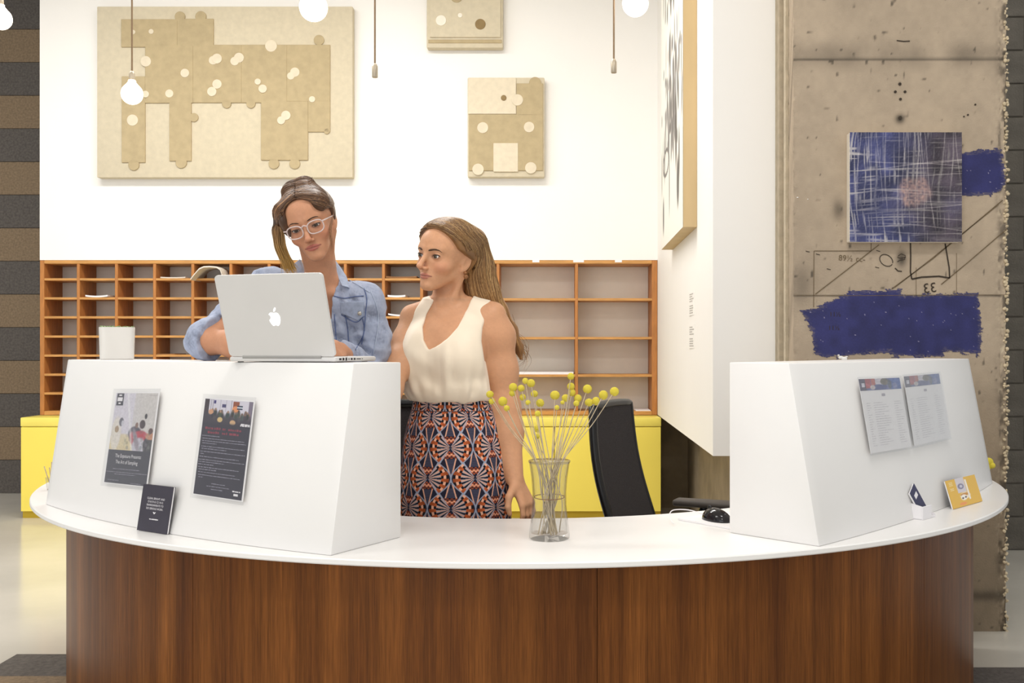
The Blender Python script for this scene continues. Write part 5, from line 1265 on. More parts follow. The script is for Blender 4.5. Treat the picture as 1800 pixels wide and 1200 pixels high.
def legs(S, hx, hy, hz, sp=.085):
    for s in (-1, 1): S.chain([(hx + s * sp * .9, hy, hz), (hx + s * sp, hy + .0, .47), (hx + s * sp, hy + .015, .30), (hx + s * sp, hy + .02, .085)], [.088, .055, .052, .034], .02, .03); S.cone((hx + s * sp, hy + .03, .045), (hx + s * (sp + .02), hy - .14, .030), .036, .026, .02)
def body_mesh(name, S, parent, lo, hi, zcut, M, prm, skin, lip, hb=.0042, hh=.0018):
    a = polygonize(S, lo, (hi[0], hi[1], zcut + .004), hb)
    o = np.array(M.translation); b = polygonize(S, (o[0] - .13, o[1] - .15, zcut - .004), (o[0] + .13, o[1] + .16, hi[2]), hh)
    out = []
    for V, Fq in (a, b):
        c = face_pigment(to_local(M, V.astype(np.float32)).astype(float), skin, lip, prm); out.append((V, Fq, c))
    V, Fq, c = merge(out)
    return mesh_obj(name, V, Fq, M_skin, parent, smooth=True, col=lina(np.clip(c, 0, 255)), world=True)
def shoes(parent, hx, hy, sp, m):
    for s in (-1, 1):
        S = Sdf(); S.cone((hx + s * sp, hy + .045, .045), (hx + s * (sp + .02), hy - .16, .032), .044, .033, .02); S.add(lambda P: P[..., 2] - .075, (hx, hy, 0), 1, .01, 'i')
        S.add(lambda P: .001 - P[..., 2], (hx, hy, 0), 1, .003, 'i')
        V, Fq = polygonize(S, (hx + s * sp - .09, hy - .23, -.02), (hx + s * sp + .11, hy + .12, .12), .006); mesh_obj('shoe', V, Fq, m, parent, smooth=True, world=True)

# ================================================================== WOMAN IN CREAM BLOUSE
def woman_blouse():
    per = empty('person', (-.305, 3.32, 0), 0, 'woman in sleeveless cream blouse and patterned skirt, long fair hair, looking left', 'person')
    prm = prep(dict(nose=1.12, jaw=.90, open=.0052, s=1.05, mouth=1.0, browz=-.0012, smile=.0008, lf=.89))
    M = frame((-.328, 3.285, 1.5213), R(37), R(0), -R(8), 1.05)
    yaw = R(-14)
    sec = [(.62, -.302, 3.32, .135, .105), (.74, -.302, 3.32, .145, .110), (.85, -.303, 3.32, .148, .112), (.96, -.306, 3.32, .132, .100), (1.06, -.312, 3.315, .112, .086), (1.14, -.320, 3.315, .118, .092), (1.22, -.324, 3.31, .132, .102), (1.29, -.325, 3.315, .136, .092), (1.335, -.327, 3.325, .120, .070), (1.385, -.330, 3.335, .062, .050)]
    tf, tc, tr = sections_fn(sec, yaw)
    SL, SR = np.array((-.446, 3.335, 1.318)), np.array((-.176, 3.318, 1.325))
    def trunk(S, off=0.0):
        S.add(lambda P: tf(P, off), tc, tr, .02)
        for s in (-1, 1):
            ca, sa = math.cos(yaw), math.sin(yaw); b = np.array((-.328 + s * .066 * ca + .072 * sa, 3.31 + s * .066 * sa - .066, 1.205)); S.ball(b, np.array((.062, .058, .062)) + off, .045)
        for E_ in (SL, SR): S.cone((-.328, 3.335, 1.375), E_ + (0, 0, .022), .036 + off, .030 + off, .03)
    B = Sdf(); trunk(B); legs(B, -.302, 3.32, .75)
    # arms
    B.chain([SR + (-.01, 0, 0), (-.162, 3.325, 1.27), (-.150, 3.335, 1.16), (-.137, 3.330, 1.035), (-.126, 3.312, .960), (-.106, 3.262, .815)], [.046, .0475, .0450, .0405, .0385, .0270], .04, .03)
    hand(B, (-.106, 3.262, .815), (.42, -.22, -.86), (-.65, .45, -.45), (.15, -.9, .1), .50, .170)
    B.chain([SL + (.01, 0, 0), (-.458, 3.305, 1.25), (-.474, 3.235, 1.175), (-.490, 3.16, 1.105), (-.500, 3.05, .99), (-.500, 2.985, .875)], [.042, .040, .0375, .034, .034, .026], .04, .03)
    hand(B, (-.500, 2.985, .875), (-.05, -.30, -.95), (.1, -.9, .3), (1, 0, 0), .35, .15)
    # neck and head
    B.cone((-.333, 3.335, 1.345), np.array(M @ Vector((.002, .028, -.040))), .0445, .0400, .028)
    for s, e in ((1, (-.318, 3.285, 1.352)), (-1, (-.352, 3.275, 1.350))): B.cone(np.array(M @ Vector((s * .055, .02, -.045))), e, .010, .007, .022)
    for e in ((-.430, 3.318, 1.335), (-.205, 3.300, 1.340)): B.cone((-.338, 3.275, 1.338), e, .0075, .006, .025)
    B.add(lambda P: head_w(to_local(M, P), prm) * 1.05, M.translation, .165, .022)
    body_mesh('body', B, per, (-.62, 2.85, -.02), (.02, 3.52, 1.70), 1.385, M, prm, (204, 152, 116), (180, 112, 96))
    for s in (-1, 1): eyeball(per, M, s, (-.10 + .12, -1, -.06), (84, 72, 56))
    face_hair(per, M, prm, mat('fair_brow', '4f3826', .8, noise=(200, .2)), 1.5)
    # earring at the near lobe
    lp = M @ Vector((.0735, .012, -.040)); MB().ball(lp, .0055, 12, 8).ball(lp + Vector((.002, -.002, -.012)), .0075, 12, 8).build('earring', mat('amber_earring', '8a5a34', .25, noise=(40, .2)), per, smooth=True, world=True)
    # ---- blouse
    J = Sdf(); s2 = [(z, cx + (.0 if z > 1.15 else -.006), cy, rx + .004 + .024 * math.exp(-((z - 1.10) / .05) ** 2), ry + .004 + .020 * math.exp(-((z - 1.10) / .05) ** 2)) for z, cx, cy, rx, ry in sec if z >= .96]
    s2 += [(1.10, -.322, 3.31, .143, .112), (1.066, -.318, 3.312, .132, .103)]; s2 = sorted({round(q[0], 3): q for q in s2}.values())
    bf, bc, br = sections_fn(s2, yaw)
    J.add(lambda P: bf(P, .004), bc, br, .02)
    for s in (-1, 1):
        ca, sa = math.cos(yaw), math.sin(yaw); b = np.array((-.328 + s * .064 * ca + .074 * sa, 3.31 + s * .064 * sa - .068, 1.198)); J.ball(b, (.067, .064, .074), .06)
    for E_ in (SL, SR): J.cone((-.328, 3.335, 1.377), E_ + (0, 0, .022), .0405, .0345, .03)
    Yp = 3.24; px2 = lambda pts: [((x - VX) / F * Yp, HC - (y - VY) / F * Yp) for x, y in pts]
    neckp = px2([(757, 613), (747, 598), (743, 575), (748, 552), (764, 520), (780, 490), (840, 490), (824, 530), (816, 552), (806, 575), (788, 597), (768, 609)])
    J.add(lambda P: np.maximum(-in_poly(P[..., 0].astype(float), P[..., 2].astype(float), neckp), P[..., 1] - 3.345), (-.33, 3.2, 1.3), .4, .004, 's')
    J.add(lambda P: rc(P, (-.333, 3.345, 1.33), np.array(M @ Vector((0, .022, -.045))), .058, .056), (-.33, 3.33, 1.4), .2, .004, 's')
    arm_r = px2([(864, 500), (861, 528), (854, 552), (848, 575), (846, 600), (851, 640), (858, 690), (866, 720), (960, 720), (960, 500)]); arm_l = px2([(745, 500), (733, 530), (719, 556), (711, 578), (707, 600), (706, 620), (600, 620), (600, 500)])
    for pl in (arm_r, arm_l): J.add(lambda P, pl=pl: -in_poly(P[..., 0].astype(float), P[..., 2].astype(float), pl), (-.33, 3.3, 1.3), .5, .004, 's')
    J.add(lambda P: (1.060 + .003 * np.sin(P[..., 0] * 55) - P[..., 2]), (-.33, 3.3, 1.1), .6, .006, 'i')
    def folds(P):
        q = P * np.array((1, 1, 1), np.float32); a = np.arctan2(P[..., 1] - 3.32, P[..., 0] + .33); w = sstep(1.24, 1.08, P[..., 2])
        n1 = vnoise(np.stack([a * 7 + 1.2 * P[..., 2], P[..., 2] * 5, a * 0], -1), 71); n2 = vnoise(np.stack([P[..., 0] * 22 + P[..., 2] * 16, P[..., 2] * 14, P[..., 1] * 10], -1), 72)
        return ((n1 * .0058 * (.5 + w) + n2 * .0024) * (.35 + .65 * sstep(1.062, 1.10, P[..., 2])) * (1 - .8 * sstep(1.22, 1.30, P[..., 2]))).astype(np.float32)
    base_eval = J.eval
    class Fold(Sdf):
        def eval(s, P, centres=None, brad=0.0): return base_eval(P, centres, brad) + folds(P)
    JF = Fold(); V, Fq = polygonize(JF, (-.52, 3.10, 1.03), (-.12, 3.48, 1.45), .0036)
    M_bl = mat('cream_silk', 'efdfc8', .55, noise=(14, .03), sheen=.3)
    mesh_obj('blouse', V, Fq, M_bl, per, smooth=True, world=True)
    # ---- skirt with fan print
    nz, na = 370, 660; z = np.r_[np.linspace(1.078, .66, 340), np.linspace(.655, .36, 30)]; S_ = np.array([(1.09, .124, .101), (1.06, .1255, .102), (1.03, .134, .108), (.96, .158, .122), (.85, .1755, .135), (.74, .180, .138), (.62, .184, .142), (.36, .192, .150)])[::-1]
    rx = np.interp(z, S_[:, 0], S_[:, 1]); ry = np.interp(z, S_[:, 0], S_[:, 2]); kr = sorted(S_.tolist()); rx = np.array([np.mean(np.interp(q_ + np.linspace(-.03, .03, 9), S_[:, 0], S_[:, 1])) for q_ in z]); ry = np.array([np.mean(np.interp(q_ + np.linspace(-.03, .03, 9), S_[:, 0], S_[:, 2])) for q_ in z])
    tq = np.linspace(-1, 1, na, endpoint=False); a = np.pi * (.55 * tq + .45 * tq ** 3); cx = np.interp(z, [.36, .85, 1.08], [-.302, -.303, -.311])
    Zm, Am = np.meshgrid(z, a, indexing='ij'); wob = 1 + .010 * np.sin(Am * 5 + 1) * sstep(1.0, .6, Zm) + .006 * np.sin(Am * 9 + 2) * sstep(1.0, .7, Zm)
    X = cx[:, None] + rx[:, None] * np.sin(Am) * wob; Yv = 3.318 - ry[:, None] * np.cos(Am) * wob
    V = np.stack([X, Yv, Zm], -1).reshape(-1, 3)
    # ogee fan pattern in cloth coordinates: u around, v up, rows offset by half
    u = Am * .172; v = (1.072 - Zm); T, Hh = .150, .190
    band = v < .040
    vv = np.where(band, v + .075, v + .038); uu = np.where(band, u + .02, u + .0)
    row = np.floor(vv / (Hh / 2)).astype(int); best = np.zeros(u.shape, int)
    c = np.zeros(u.shape + (3,)); navy, rust, peach, grey, dark = map(lambda q: np.array(q, float), ((34, 34, 52), (188, 92, 48), (232, 176, 148), (158, 164, 184), (22, 20, 28)))
    c[:] = navy
    # staggered cells
    for par in (0, 1):
        cu = (np.floor((uu - par * T / 2) / T) + .5) * T + par * T / 2; rr = np.floor((vv - par * Hh / 2) / Hh); cv = (rr + .5) * Hh + par * Hh / 2
        x = (uu - cu) / (T / 2); y = (vv - cv) / (Hh / 2)                     # -1..1
        ins = np.abs(x) < .5 * (1 + np.cos(np.pi * np.clip(np.abs(y), 0, 1))) * .98 + .0   # ogee
        ed = .5 * (1 + np.cos(np.pi * np.clip(np.abs(y), 0, 1))) - np.abs(x)
        rad = np.hypot(x * .76, y)                                            # fans left and right of the centre
        th = np.arctan2(y * 1.25, np.abs(x) + 1e-6)
        cell = np.zeros_like(c); cell[:] = navy
        k_ = np.abs(((th / (np.pi / 9)) + .5) % 1 - .5)
        fan = (np.abs(th) < .92); pet = fan & (rad > .05) & (rad < .46)
        cell[pet & (k_ > .20)] = grey * .95; cell[pet & (k_ > .33)] = peach * .95; cell[pet & (k_ <= .20)] = dark
        ring = fan & (rad >= .46) & (rad < .70); ch = (np.floor(th / (np.pi / 18)) + np.floor((rad - .46) / .08)) % 2
        cell[ring] = dark; q1 = ring & (rad < .54); cell[q1 & (ch == 0)] = rust; q2 = ring & (rad >= .54) & (rad < .62); cell[q2 & (ch == 0)] = peach; cell[q2 & (ch == 1)] = rust * .9; q3 = ring & (rad >= .62); cell[q3 & (ch == 0)] = rust * .8
        # upper and lower wedges: checked arcs, then long rays with fine rungs
        wd_ = ~fan; ya = np.abs(y); arc = wd_ & (ya > .12) & (ya < .36); ch2 = (np.floor(x / .085 + 40) + np.floor(ya / .08)) % 2
        cell[arc & (ch2 == 0) & (ya < .20)] = rust; cell[arc & (ch2 == 0) & (ya >= .20) & (ya < .28)] = peach; cell[arc & (ch2 == 1) & (ya >= .20) & (ya < .28)] = rust * .9; cell[arc & (ch2 == 0) & (ya >= .28)] = rust * .8
        sp = wd_ & (ya >= .36); cell[sp & (np.abs(np.abs(x) - .34 * (1 - ya)) < .030)] = peach * .95; cell[sp & (((ya * 26) % 1) < .30) & (np.abs(x) < .30 * (1 - ya))] = np.array((96, 96, 118.0))
        cell[np.abs(np.abs(th) - .92) < .05] = grey
        m1 = ins & (ed > 0.0); c[m1] = cell[m1]; c[(np.abs(ed) < .032) & (np.abs(y) < 1)] = grey * .95
    c[np.abs(v - .040) < .0012] = (60, 50, 56)
    c = c * (1 + .05 * vnoise(np.stack([u * 900, v * 900, u * 0], -1), 5))[..., None]
    idx = np.arange(nz * na).reshape(nz, na); q = np.stack([idx[:-1], np.roll(idx, -1, 1)[:-1], np.roll(idx, -1, 1)[1:], idx[1:]], -1).reshape(-1, 4)
    mesh_obj('skirt', V, q[:, ::-1], mat_attr('printed_cotton', .8, .25), per, smooth=True, col=lina(np.clip(c, 0, 255)).reshape(-1, 3), world=True)
    shoes(per, -.302, 3.32, .085, M_black)
    # ---- hair: one soft mass with combed strands on it
    rg = np.random.default_rng(21); px = lambda x, y, Y: np.array(W(x, y, Y))
    keep = lambda q: np.maximum(-np.minimum(.80 * q[..., 1] + .60 * q[..., 2] + .003 + .06 * np.abs(q[..., 0]), q[..., 1] - .036 + 2.2 * np.maximum(q[..., 2] + .002, 0)), -.085 - q[..., 2]).astype(np.float32)
    H = Sdf(); H.add(lambda P: smax(skull_fn(to_local(M, P)) - .0135, keep(to_local(M, P)), .006) * 1.05, M @ Vector(CAPC), .2)
    H.chain([px(832, 425, 3.35), px(842, 470, 3.365), px(855, 512, 3.385), px(875, 548, 3.40), px(898, 580, 3.405), px(911, 610, 3.405), px(917, 634, 3.40)], [.046, .044, .041, .030, .018, .012, .005], .03, .03)
    H.chain([px(822, 470, 3.33), px(830, 515, 3.365), px(862, 548, 3.385)], [.018, .022, .018], .02, .02)
    H.chain([px(790, 470, 3.39), px(782, 520, 3.405), px(800, 560, 3.43)], [.045, .036, .02], .03, .03)
    capV, capF = polygonize(H, (-.46, 3.17, 1.19), (-.06, 3.50, 1.69), .0036)
    fl = vnoise(to_local(M, capV.astype(np.float32)).astype(float) * [70, 40, 14], 6)
    capc = np.ones((len(capV), 3)) * np.array([138, 99, 60.0]) * (1 + .25 * fl)[:, None]
    def pick():
        w = rg.random(); base = (112, 76, 44) if w < .22 else ((146, 106, 63) if w < .60 else ((180, 140, 90) if w < .88 else (206, 168, 114)))
        return np.array(base, float) * rg.uniform(.88, 1.1)
    K = 34; guides, rad, cols, tips = [], [], [], []
    inner = [px(815, 445, 3.27), px(817, 490, 3.31), px(826, 530, 3.33), px(858, 553, 3.35), px(893, 570, 3.36), px(903, 592, 3.37)]; outer = [px(858, 432, 3.36), px(871, 480, 3.36), px(886, 524, 3.365), px(903, 566, 3.37), px(914, 600, 3.38), px(919, 634, 3.38)]
    NM = 1900
    for i in range(NM):
        t = rg.random(); z_ = .075 + .040 * math.sin(np.pi * min(1, t * 1.15)); root = np.array((rg.uniform(-.028, -.004), -.082 + .145 * t, z_))
        w = np.clip(t * .95 + rg.normal(0, .10), -.05, 1.05)
        mid = np.array((.070, -.022, .052)) * (1 - w) + np.array((.050, .070, .085)) * w
        pc = cap_path(root, mid, .014, 7, .004); pc = xf(M, pc)
        wo = np.clip(w + rg.normal(0, .07), -.06, 1.06); L = rg.uniform(.84, 1.0)
        full = crom(np.r_[pc[[0, 2, 4, 6]], [a_ * (1 - wo) + b_ * wo + rg.normal(0, .002, 3) for a_, b_ in zip(inner, outer)]], 6); full = full[:int(len(full) * L)]
        guides.append(resample(full, K)); rad.append(rg.uniform(.0007, .0012)); b = pick(); cols.append(b * .85); tips.append(b * 1.12)
    for i in range(260):
        t = rg.random(); root = np.array((rg.uniform(-.040, -.012), -.078 + .14 * t, .078 + .034 * math.sin(np.pi * t))); w = rg.random(); anc = np.array((-.076, -.005, .03)) * (1 - w) + np.array((-.03, .10, .03)) * w
        pc = xf(M, cap_path(root, anc, .014, 10, .003)); e = px(757 + 30 * w, 500, 3.38); e2 = px(762 + 34 * w + rg.normal(0, 3), 530, 3.385)
        guides.append(resample(crom(np.r_[pc[[0, 3, 6, 9]], [e, e2]], 6), K)); rad.append(rg.uniform(.0010, .0018)); b = pick() * .85; cols.append(b * .85); tips.append(b)
    G = np.array(guides); offs = rg.uniform(-.0004, .0020, len(G))[:, None] * np.ones((1, K)); G = project(H, G, offs)
    G[:, 1:-1] = (G[:, :-2] + 2 * G[:, 1:-1] + G[:, 2:]) / 4
    paths = list(G)
    for i in range(16):
        p0 = px(890 + rg.normal(0, 8), 560 + rg.normal(0, 8), 3.40); p1 = px(913 + rg.normal(0, 6), 600, 3.40); p2 = px(925 + rg.normal(0, 5), 628 + rg.normal(0, 8), 3.395); p3 = px(914 + rg.normal(0, 5), 642 + rg.normal(0, 6), 3.39)
        paths.append(resample(crom([p0, p1, p2, p3], 8), K)); rad.append(.0006); b = pick(); cols.append(b); tips.append(b)
    hv = strand_mesh(paths, rad, cols, tips)
    V, Fq, c = merge([(capV, capF, capc), hv])
    mesh_obj('hair', V, Fq, M_hair, per, smooth=True, col=lina(np.clip(c, 0, 255)), world=True)
    return per
# ================================================================== WOMAN IN DENIM
def woman_denim():
    per = empty('person', (-.72, 3.46, 0), 0, 'woman in denim jacket and clear glasses with pinned up brown hair, typing', 'person')
    prm = prep(dict(nose=.95, jaw=.92, open=.0038, lidz=-.0026, s=.97, mouth=1.05, smile=.0006, browz=.0008, lf=.92))
    M = frame((-.711, 3.06, 1.603), R(2), R(16), R(17), .97)
    sec = [(.66, -.72, 3.46, .15, .115), (.85, -.72, 3.46, .165, .122), (.98, -.72, 3.45, .15, .112), (1.08, -.72, 3.41, .128, .100), (1.20, -.722, 3.335, .130, .103), (1.30, -.726, 3.262, .138, .102), (1.375, -.732, 3.215, .122, .078), (1.43, -.715, 3.19, .065, .055)]
    yaw = R(8); tf, tc, tr = sections_fn(sec, yaw)
    SR, SL = np.array((-.575, 3.185, 1.365)), np.array((-.885, 3.245, 1.418))
    NK = np.array((-.704, 3.185, 1.425))
    armR = [SR, (-.556, 3.205, 1.25), (-.572, 3.225, 1.135), (-.586, 3.06, 1.175), (-.600, 2.945, 1.222)]; armL = [SL, (-.965, 3.165, 1.325), (-1.030, 3.095, 1.2525), (-.930, 3.035, 1.2445), (-.820, 2.972, 1.236)]
    def trunk(S, off=0.0, k=.03):
        S.add(lambda P: tf(P, off), tc, tr, .02)
        for E_ in (SL, SR): S.cone(NK + (0, .005, -.02), E_ + (0, 0, .015), .040 + off, .036 + off, k)
        for s in (-1, 1): S.ball((-.724 + s * .062, 3.215, 1.245), np.array((.058, .055, .060)) + off, .05)
    B = Sdf(); trunk(B); legs(B, -.72, 3.46, .78)
    B.chain(armR, [.046, .042, .036, .036, .0255], .03, .03); B.chain(armL, [.046, .042, .0375, .038, .026], .03, .03)
    hand(B, armR[-1], (.02, -.93, -.02), (-.8, -.1, -.6), (-.3, 0, .9), .40, .155); hand(B, armL[-1], (.75, -.62, -.06), (0, 0, -1), (.6, .6, 0), .35, .155)
    hd = np.array(M @ Vector((0, .022, -.05)))
    B.cone(NK, hd, .050, .046, .03)
    for s, e in ((1, NK + (.012, -.045, -.015)), (-1, NK + (-.012, -.047, -.015))): B.cone(np.array(M @ Vector((s * .052, .02, -.045))), e, .009, .007, .02)
    for e in (SL, SR): B.cone(NK + (0, -.052, -.018), e + (0, -.02, .02), .0085, .008, .02)
    B.add(lambda P: head_w(to_local(M, P), prm) * .97, M.translation, .165, .020)
    body_mesh('body', B, per, (-1.12, 2.74, -.02), (-.42, 3.66, 1.78), 1.475, M, prm, (194, 140, 108), (176, 98, 90))
    for s in (-1, 1): eyeball(per, M, s, (0, -1, -.42), (70, 52, 40))
    face_hair(per, M, prm, M_brow, 1.0)
    # ---- trousers and shoes (behind the desk)
    Tn = Sdf(); Tn.add(lambda P: tf(P, .010), tc, tr, .02); 
    for s in (-1, 1): Tn.chain([(-.72 + s * .078, 3.46, .80), (-.72 + s * .085, 3.46, .47), (-.72 + s * .085, 3.475, .06)], [.100, .072, .062], .03)
    Tn.add(lambda P: P[..., 2] - 1.03, (-.72, 3.4, .9), 1.0, .004, 'i')
    V, Fq = polygonize(Tn, (-.95, 3.25, .03), (-.50, 3.68, 1.08), .011); mesh_obj('trousers', V, Fq, mat('dark_trousers', '2b2d36', .8, noise=(40, .1)), per, smooth=True, world=True)
    shoes(per, -.72, 3.46, .085, M_black)
    # ---- denim jacket
    J = Sdf(); s2 = [(z, cx, cy, rx + (.012 if z < 1.1 else 0), ry + (.02 if z < 1.15 else 0)) for z, cx, cy, rx, ry in sec if z > .9]; bf, bc, br = sections_fn(s2, yaw)
    J.add(lambda P: bf(P, .016), bc, br, .02)
    for E_ in (SL, SR): J.cone(NK + (0, .005, -.03), E_ + (0, 0, .010), .050, .053, .03)
    for s in (-1, 1): J.ball((-.724 + s * .060, 3.212, 1.235), (.074, .072, .080), .06)
    J.chain(armR, [.062, .060, .057, .054, .044], .03, .04)
    L2 = np.array(armL[2], float); Ld = np.array(armL[3], float) - L2; Ld /= np.linalg.norm(Ld)
    J.chain(armL[:3] + [tuple(L2 + Ld * .03)], [.061, .058, .0555, .055], .03, .04)
    J.cone(L2 - Ld * .012, L2 + Ld * .012, .0585, .0590, .006)                         # rolled cuff
    cl = L2 + Ld * .022; J.add(lambda P: np.maximum(rc(P, cl, cl + Ld * .25, .080, .075), -((P - cl.astype(np.float32)) @ Ld.astype(np.float32))), cl + Ld * .12, .25, .003, 's')
    R3 = np.array(armR[3], float); Rd = np.array(armR[4], float) - R3; Rd /= np.linalg.norm(Rd)
    cut = R3 + Rd * .09; J.add(lambda P: np.maximum(rc(P, cut, cut + Rd * .2, .09, .09), -((P - cut.astype(np.float32)) @ Rd.astype(np.float32))), cut + Rd * .1, .22, .003, 's')
    Yp = 3.12; px2 = lambda pts: [((x - VX) / F * Yp, HC - (y - VY) / F * Yp) for x, y in pts]
    vp = px2([(516, 430), (528, 458), (542, 486), (560, 525), (572, 560), (580, 560), (584, 525), (588, 492), (590, 460), (600, 430)])
    J.add(lambda P: np.maximum(-in_poly(P[..., 0].astype(float), P[..., 2].astype(float), vp), P[..., 1] - 3.20), (-.7, 3.1, 1.35), .35, .004, 's')
    J.add(lambda P: rc(P, NK + (0, .01, -.03), hd, .060, .054), (NK + hd) / 2, .2, .004, 's')
    J.add(lambda P: 1.0 - P[..., 2], (-.72, 3.4, 1.1), .7, .004, 'i')
    def folds(P):
        n1 = vnoise(np.stack([P[..., 0] * 26 + P[..., 2] * 12, P[..., 1] * 20, P[..., 2] * 24], -1), 81); n2 = vnoise(np.stack([P[..., 0] * 55, P[..., 1] * 50, P[..., 2] * 60 + P[..., 0] * 20], -1), 82)
        return (.0080 * (np.abs(n1) - .3) + .0026 * n2).astype(np.float32)
    be = J.eval
    class Fold(Sdf):
        def eval(s, P, centres=None, brad=0.0): return be(P, centres, brad) + folds(P)
    JF = Fold(); V, Fq = polygonize(JF, (-1.13, 2.86, .98), (-.44, 3.62, 1.50), .0038)
    dn = np.array([158, 166, 188.0]); wn = vnoise(V * [30, 30, 30], 83) * .5 + vnoise(V * [90, 90, 60], 84) * .4; f_ = folds(V.astype(np.float32)).astype(float) / .007
    wear = np.clip(.07 * wn - .26 * f_ + .04 + .15 * vnoise(V * [260, 260, 220], 85), -.4, .6)[:, None]; c = np.where(wear > 0, dn * (1 - wear) + np.array([212, 217, 228.0]) * wear, dn * (1 + wear * .8))
    M_den = mat_attr('washed_denim', .85, .2, bump=(900, .15))
    jk = mesh_obj('denim_jacket', V, Fq, M_den, per, smooth=True, col=lina(np.clip(c, 0, 255)), world=True)
    M_den2 = mat('denim_flap', 'a2acc2', .85, noise=(60, .14), bump=(800, .15)); M_seam = mat('denim_seam', '5d6b92', .9, noise=(120, .25)); M_seaml = mat('denim_stitch', 'aeb8cc', .9, noise=(120, .1))
    def flap(name, pts, lift, th=.005, m=M_den2):
        """cloth patch sewn on: outline in photo pixels laid on the jacket"""
        P = np.array([np.array(hitS(JF, x, y, 2.9, 3.5)) for x, y in pts]); P[:, 1] = np.minimum(P[:, 1], np.median(P[:, 1]) + .03); P[:, 1] -= np.asarray(lift); n = len(P); c0 = P.mean(0) - (0, .004, 0)
        rim = P.copy(); in1 = c0 + (P - c0) * .93 - np.array((0, .003, 0)); V = np.r_[rim, in1, [c0 - (0, .002, 0)], rim + (0, th + .02, 0)]
        f = [(i, (i + 1) % n, n + (i + 1) % n, n + i) for i in range(n)] + [(n + i, n + (i + 1) % n, 2 * n) for i in range(n)] + [((i + 1) % n, i, 2 * n + 1 + i, 2 * n + 1 + (i + 1) % n) for i in range(n)]
        o = mesh_obj(name, V, f, m, jk, smooth='auto', world=True); return o
    flap('collar', [(587, 456), (596, 468), (607, 484), (615, 506), (604, 503), (592, 499), (584, 500), (586, 480)], [.004, .005, .010, .016, .016, .016, .014, .008])
    flap('collar', [(527, 456), (517, 464), (505, 474), (498, 484), (512, 486), (530, 486), (541, 486), (533, 470)], [.004, .006, .010, .014, .016, .016, .014, .008])
    flap('pocket_flap', [(598, 531), (615, 530), (640, 530), (640, 545), (638, 556), (630, 564), (615, 557), (600, 551)], .004)
    def seam(pts, m=M_seam, r=.0016):
        q = crom(np.array(pts, float), 6)[:, :2]; P = np.array([np.array(hitS(JF, x, y, 2.9, 3.55)) for x, y in q]) - (0, .0030, 0); MB().tube(P, r, 5).build('seam', m, jk, smooth=True, world=True)
    seam([(587, 520), (605, 524), (625, 521), (640, 520)]); seam([(640, 506), (645, 525), (643, 548), (641, 575), (636, 605)]); seam([(606, 551), (611, 575), (613, 600)]); seam([(588, 552), (590, 580), (592, 600)]); seam([(638, 560), (640, 585), (625, 615)]); seam([(614, 492), (632, 502), (650, 514)], M_seaml)
    seam([(652, 512), (664, 545), (664, 580), (656, 625)], M_seaml); seam([(600, 553), (625, 566), (640, 556)], M_seam)
    p = hitS(JF, 633, 551, 2.9, 3.5); MB().ball(p - np.array((0, .010, 0)), (.0065, .003, .0065), 12, 8).build('button', mat('pewter_button', 'b9b2a6', .3, metal=.8, noise=(20, .1)), jk, smooth=True, world=True)
    # ---- glasses
    gl = bpy.data.objects.new('eyeglasses', None); COL.objects.link(gl); gl.parent = per; gl['label'] = 'clear pink plastic eyeglasses'
    M_gf = mat('clear_pink_acetate', 'ead7d2', .15, trans=.35, noise=(20, .02), coat=.5); M_lens = clear_mat('spectacle_lens', (.985, .98, .98), .02, .03)
    gy = -.1010
    for s in (-1, 1):
        a = np.linspace(0, 2 * np.pi, 44, endpoint=False); n_ = 2.6; cxg = s * .0322; sg = lambda v, e: np.sign(v) * np.abs(v) ** e
        rx_, ry_ = .0242, .0182; x = cxg + rx_ * sg(np.cos(a), 2 / n_); z = -.0055 + ry_ * sg(np.sin(a), 2 / n_) + np.where(np.sin(a) > 0, .001, 0) - .0012 * np.cos(a) * s * -1
        y = gy + .010 * (np.abs(x) / .06) ** 2
        rim = np.stack([x, y, z], 1); MB().tube(xf(M, rim), .0020, 8, closed=True).build('rim', M_gf, gl, smooth=True, world=True)
        c0 = np.array([[cxg, gy + .003, -.0055]]); V = xf(M, np.r_[rim, c0]); k = len(rim); mesh_obj('lens', V, [(i, (i + 1) % k, k) for i in range(k)], M_lens, gl, smooth=True, world=True)
        MB().tube(xf(M, crom([(s * .0555, gy + .009, .005), (s * .0670, gy + .020, .006), (s * .0735, -.03, .004), (s * .0750, .010, .001), (s * .0745, .028, -.016)], 6)), .0022, 8).build('temple', M_gf, gl, smooth=True, world=True)
    MB().tube(xf(M, crom([(-.0085, gy + .0005, .004), (0, gy - .002, .008), (.0085, gy + .0005, .004)], 5)), .0022, 8).build('bridge', M_gf, gl, smooth=True, world=True)
    # ---- hair, centre parted, pinned up, loose lock on the viewer's left
    rg = np.random.default_rng(31); px = lambda x, y, Y: np.array(W(x, y, Y)); LM = lambda p: np.array(M @ Vector(p))
    keep = lambda q: np.maximum(-(.80 * q[..., 1] + .60 * q[..., 2] + .000 - .04 * np.abs(q[..., 0])), -.050 - q[..., 2]).astype(np.float32)
    H = Sdf(); H.add(lambda P: smax(skull_fn(to_local(M, P)) - .010, keep(to_local(M, P)), .006) * .97, M @ Vector(CAPC), .2)
    def lell(c, r, k): H.add(lambda P: ell(to_local(M, P), c, r) * .97, LM(c), max(r), k)
    lell((-.060, -.044, .034), (.020, .036, .052), .015); lell((.054, -.046, .056), (.024, .032, .030), .015)
    lell((-.004, .030, .108), (.050, .046, .030), .012); lell((.018, .045, .118), (.026, .026, .020), .01); lell((-.028, .030, .116), (.024, .022, .018), .01)
    H.chain([px(489, 372, 3.03), px(488, 405, 3.03), px(492, 435, 3.035), px(502, 458, 3.045), px(511, 476, 3.055)], [.016, .011, .009, .006, .002], .02, .02)
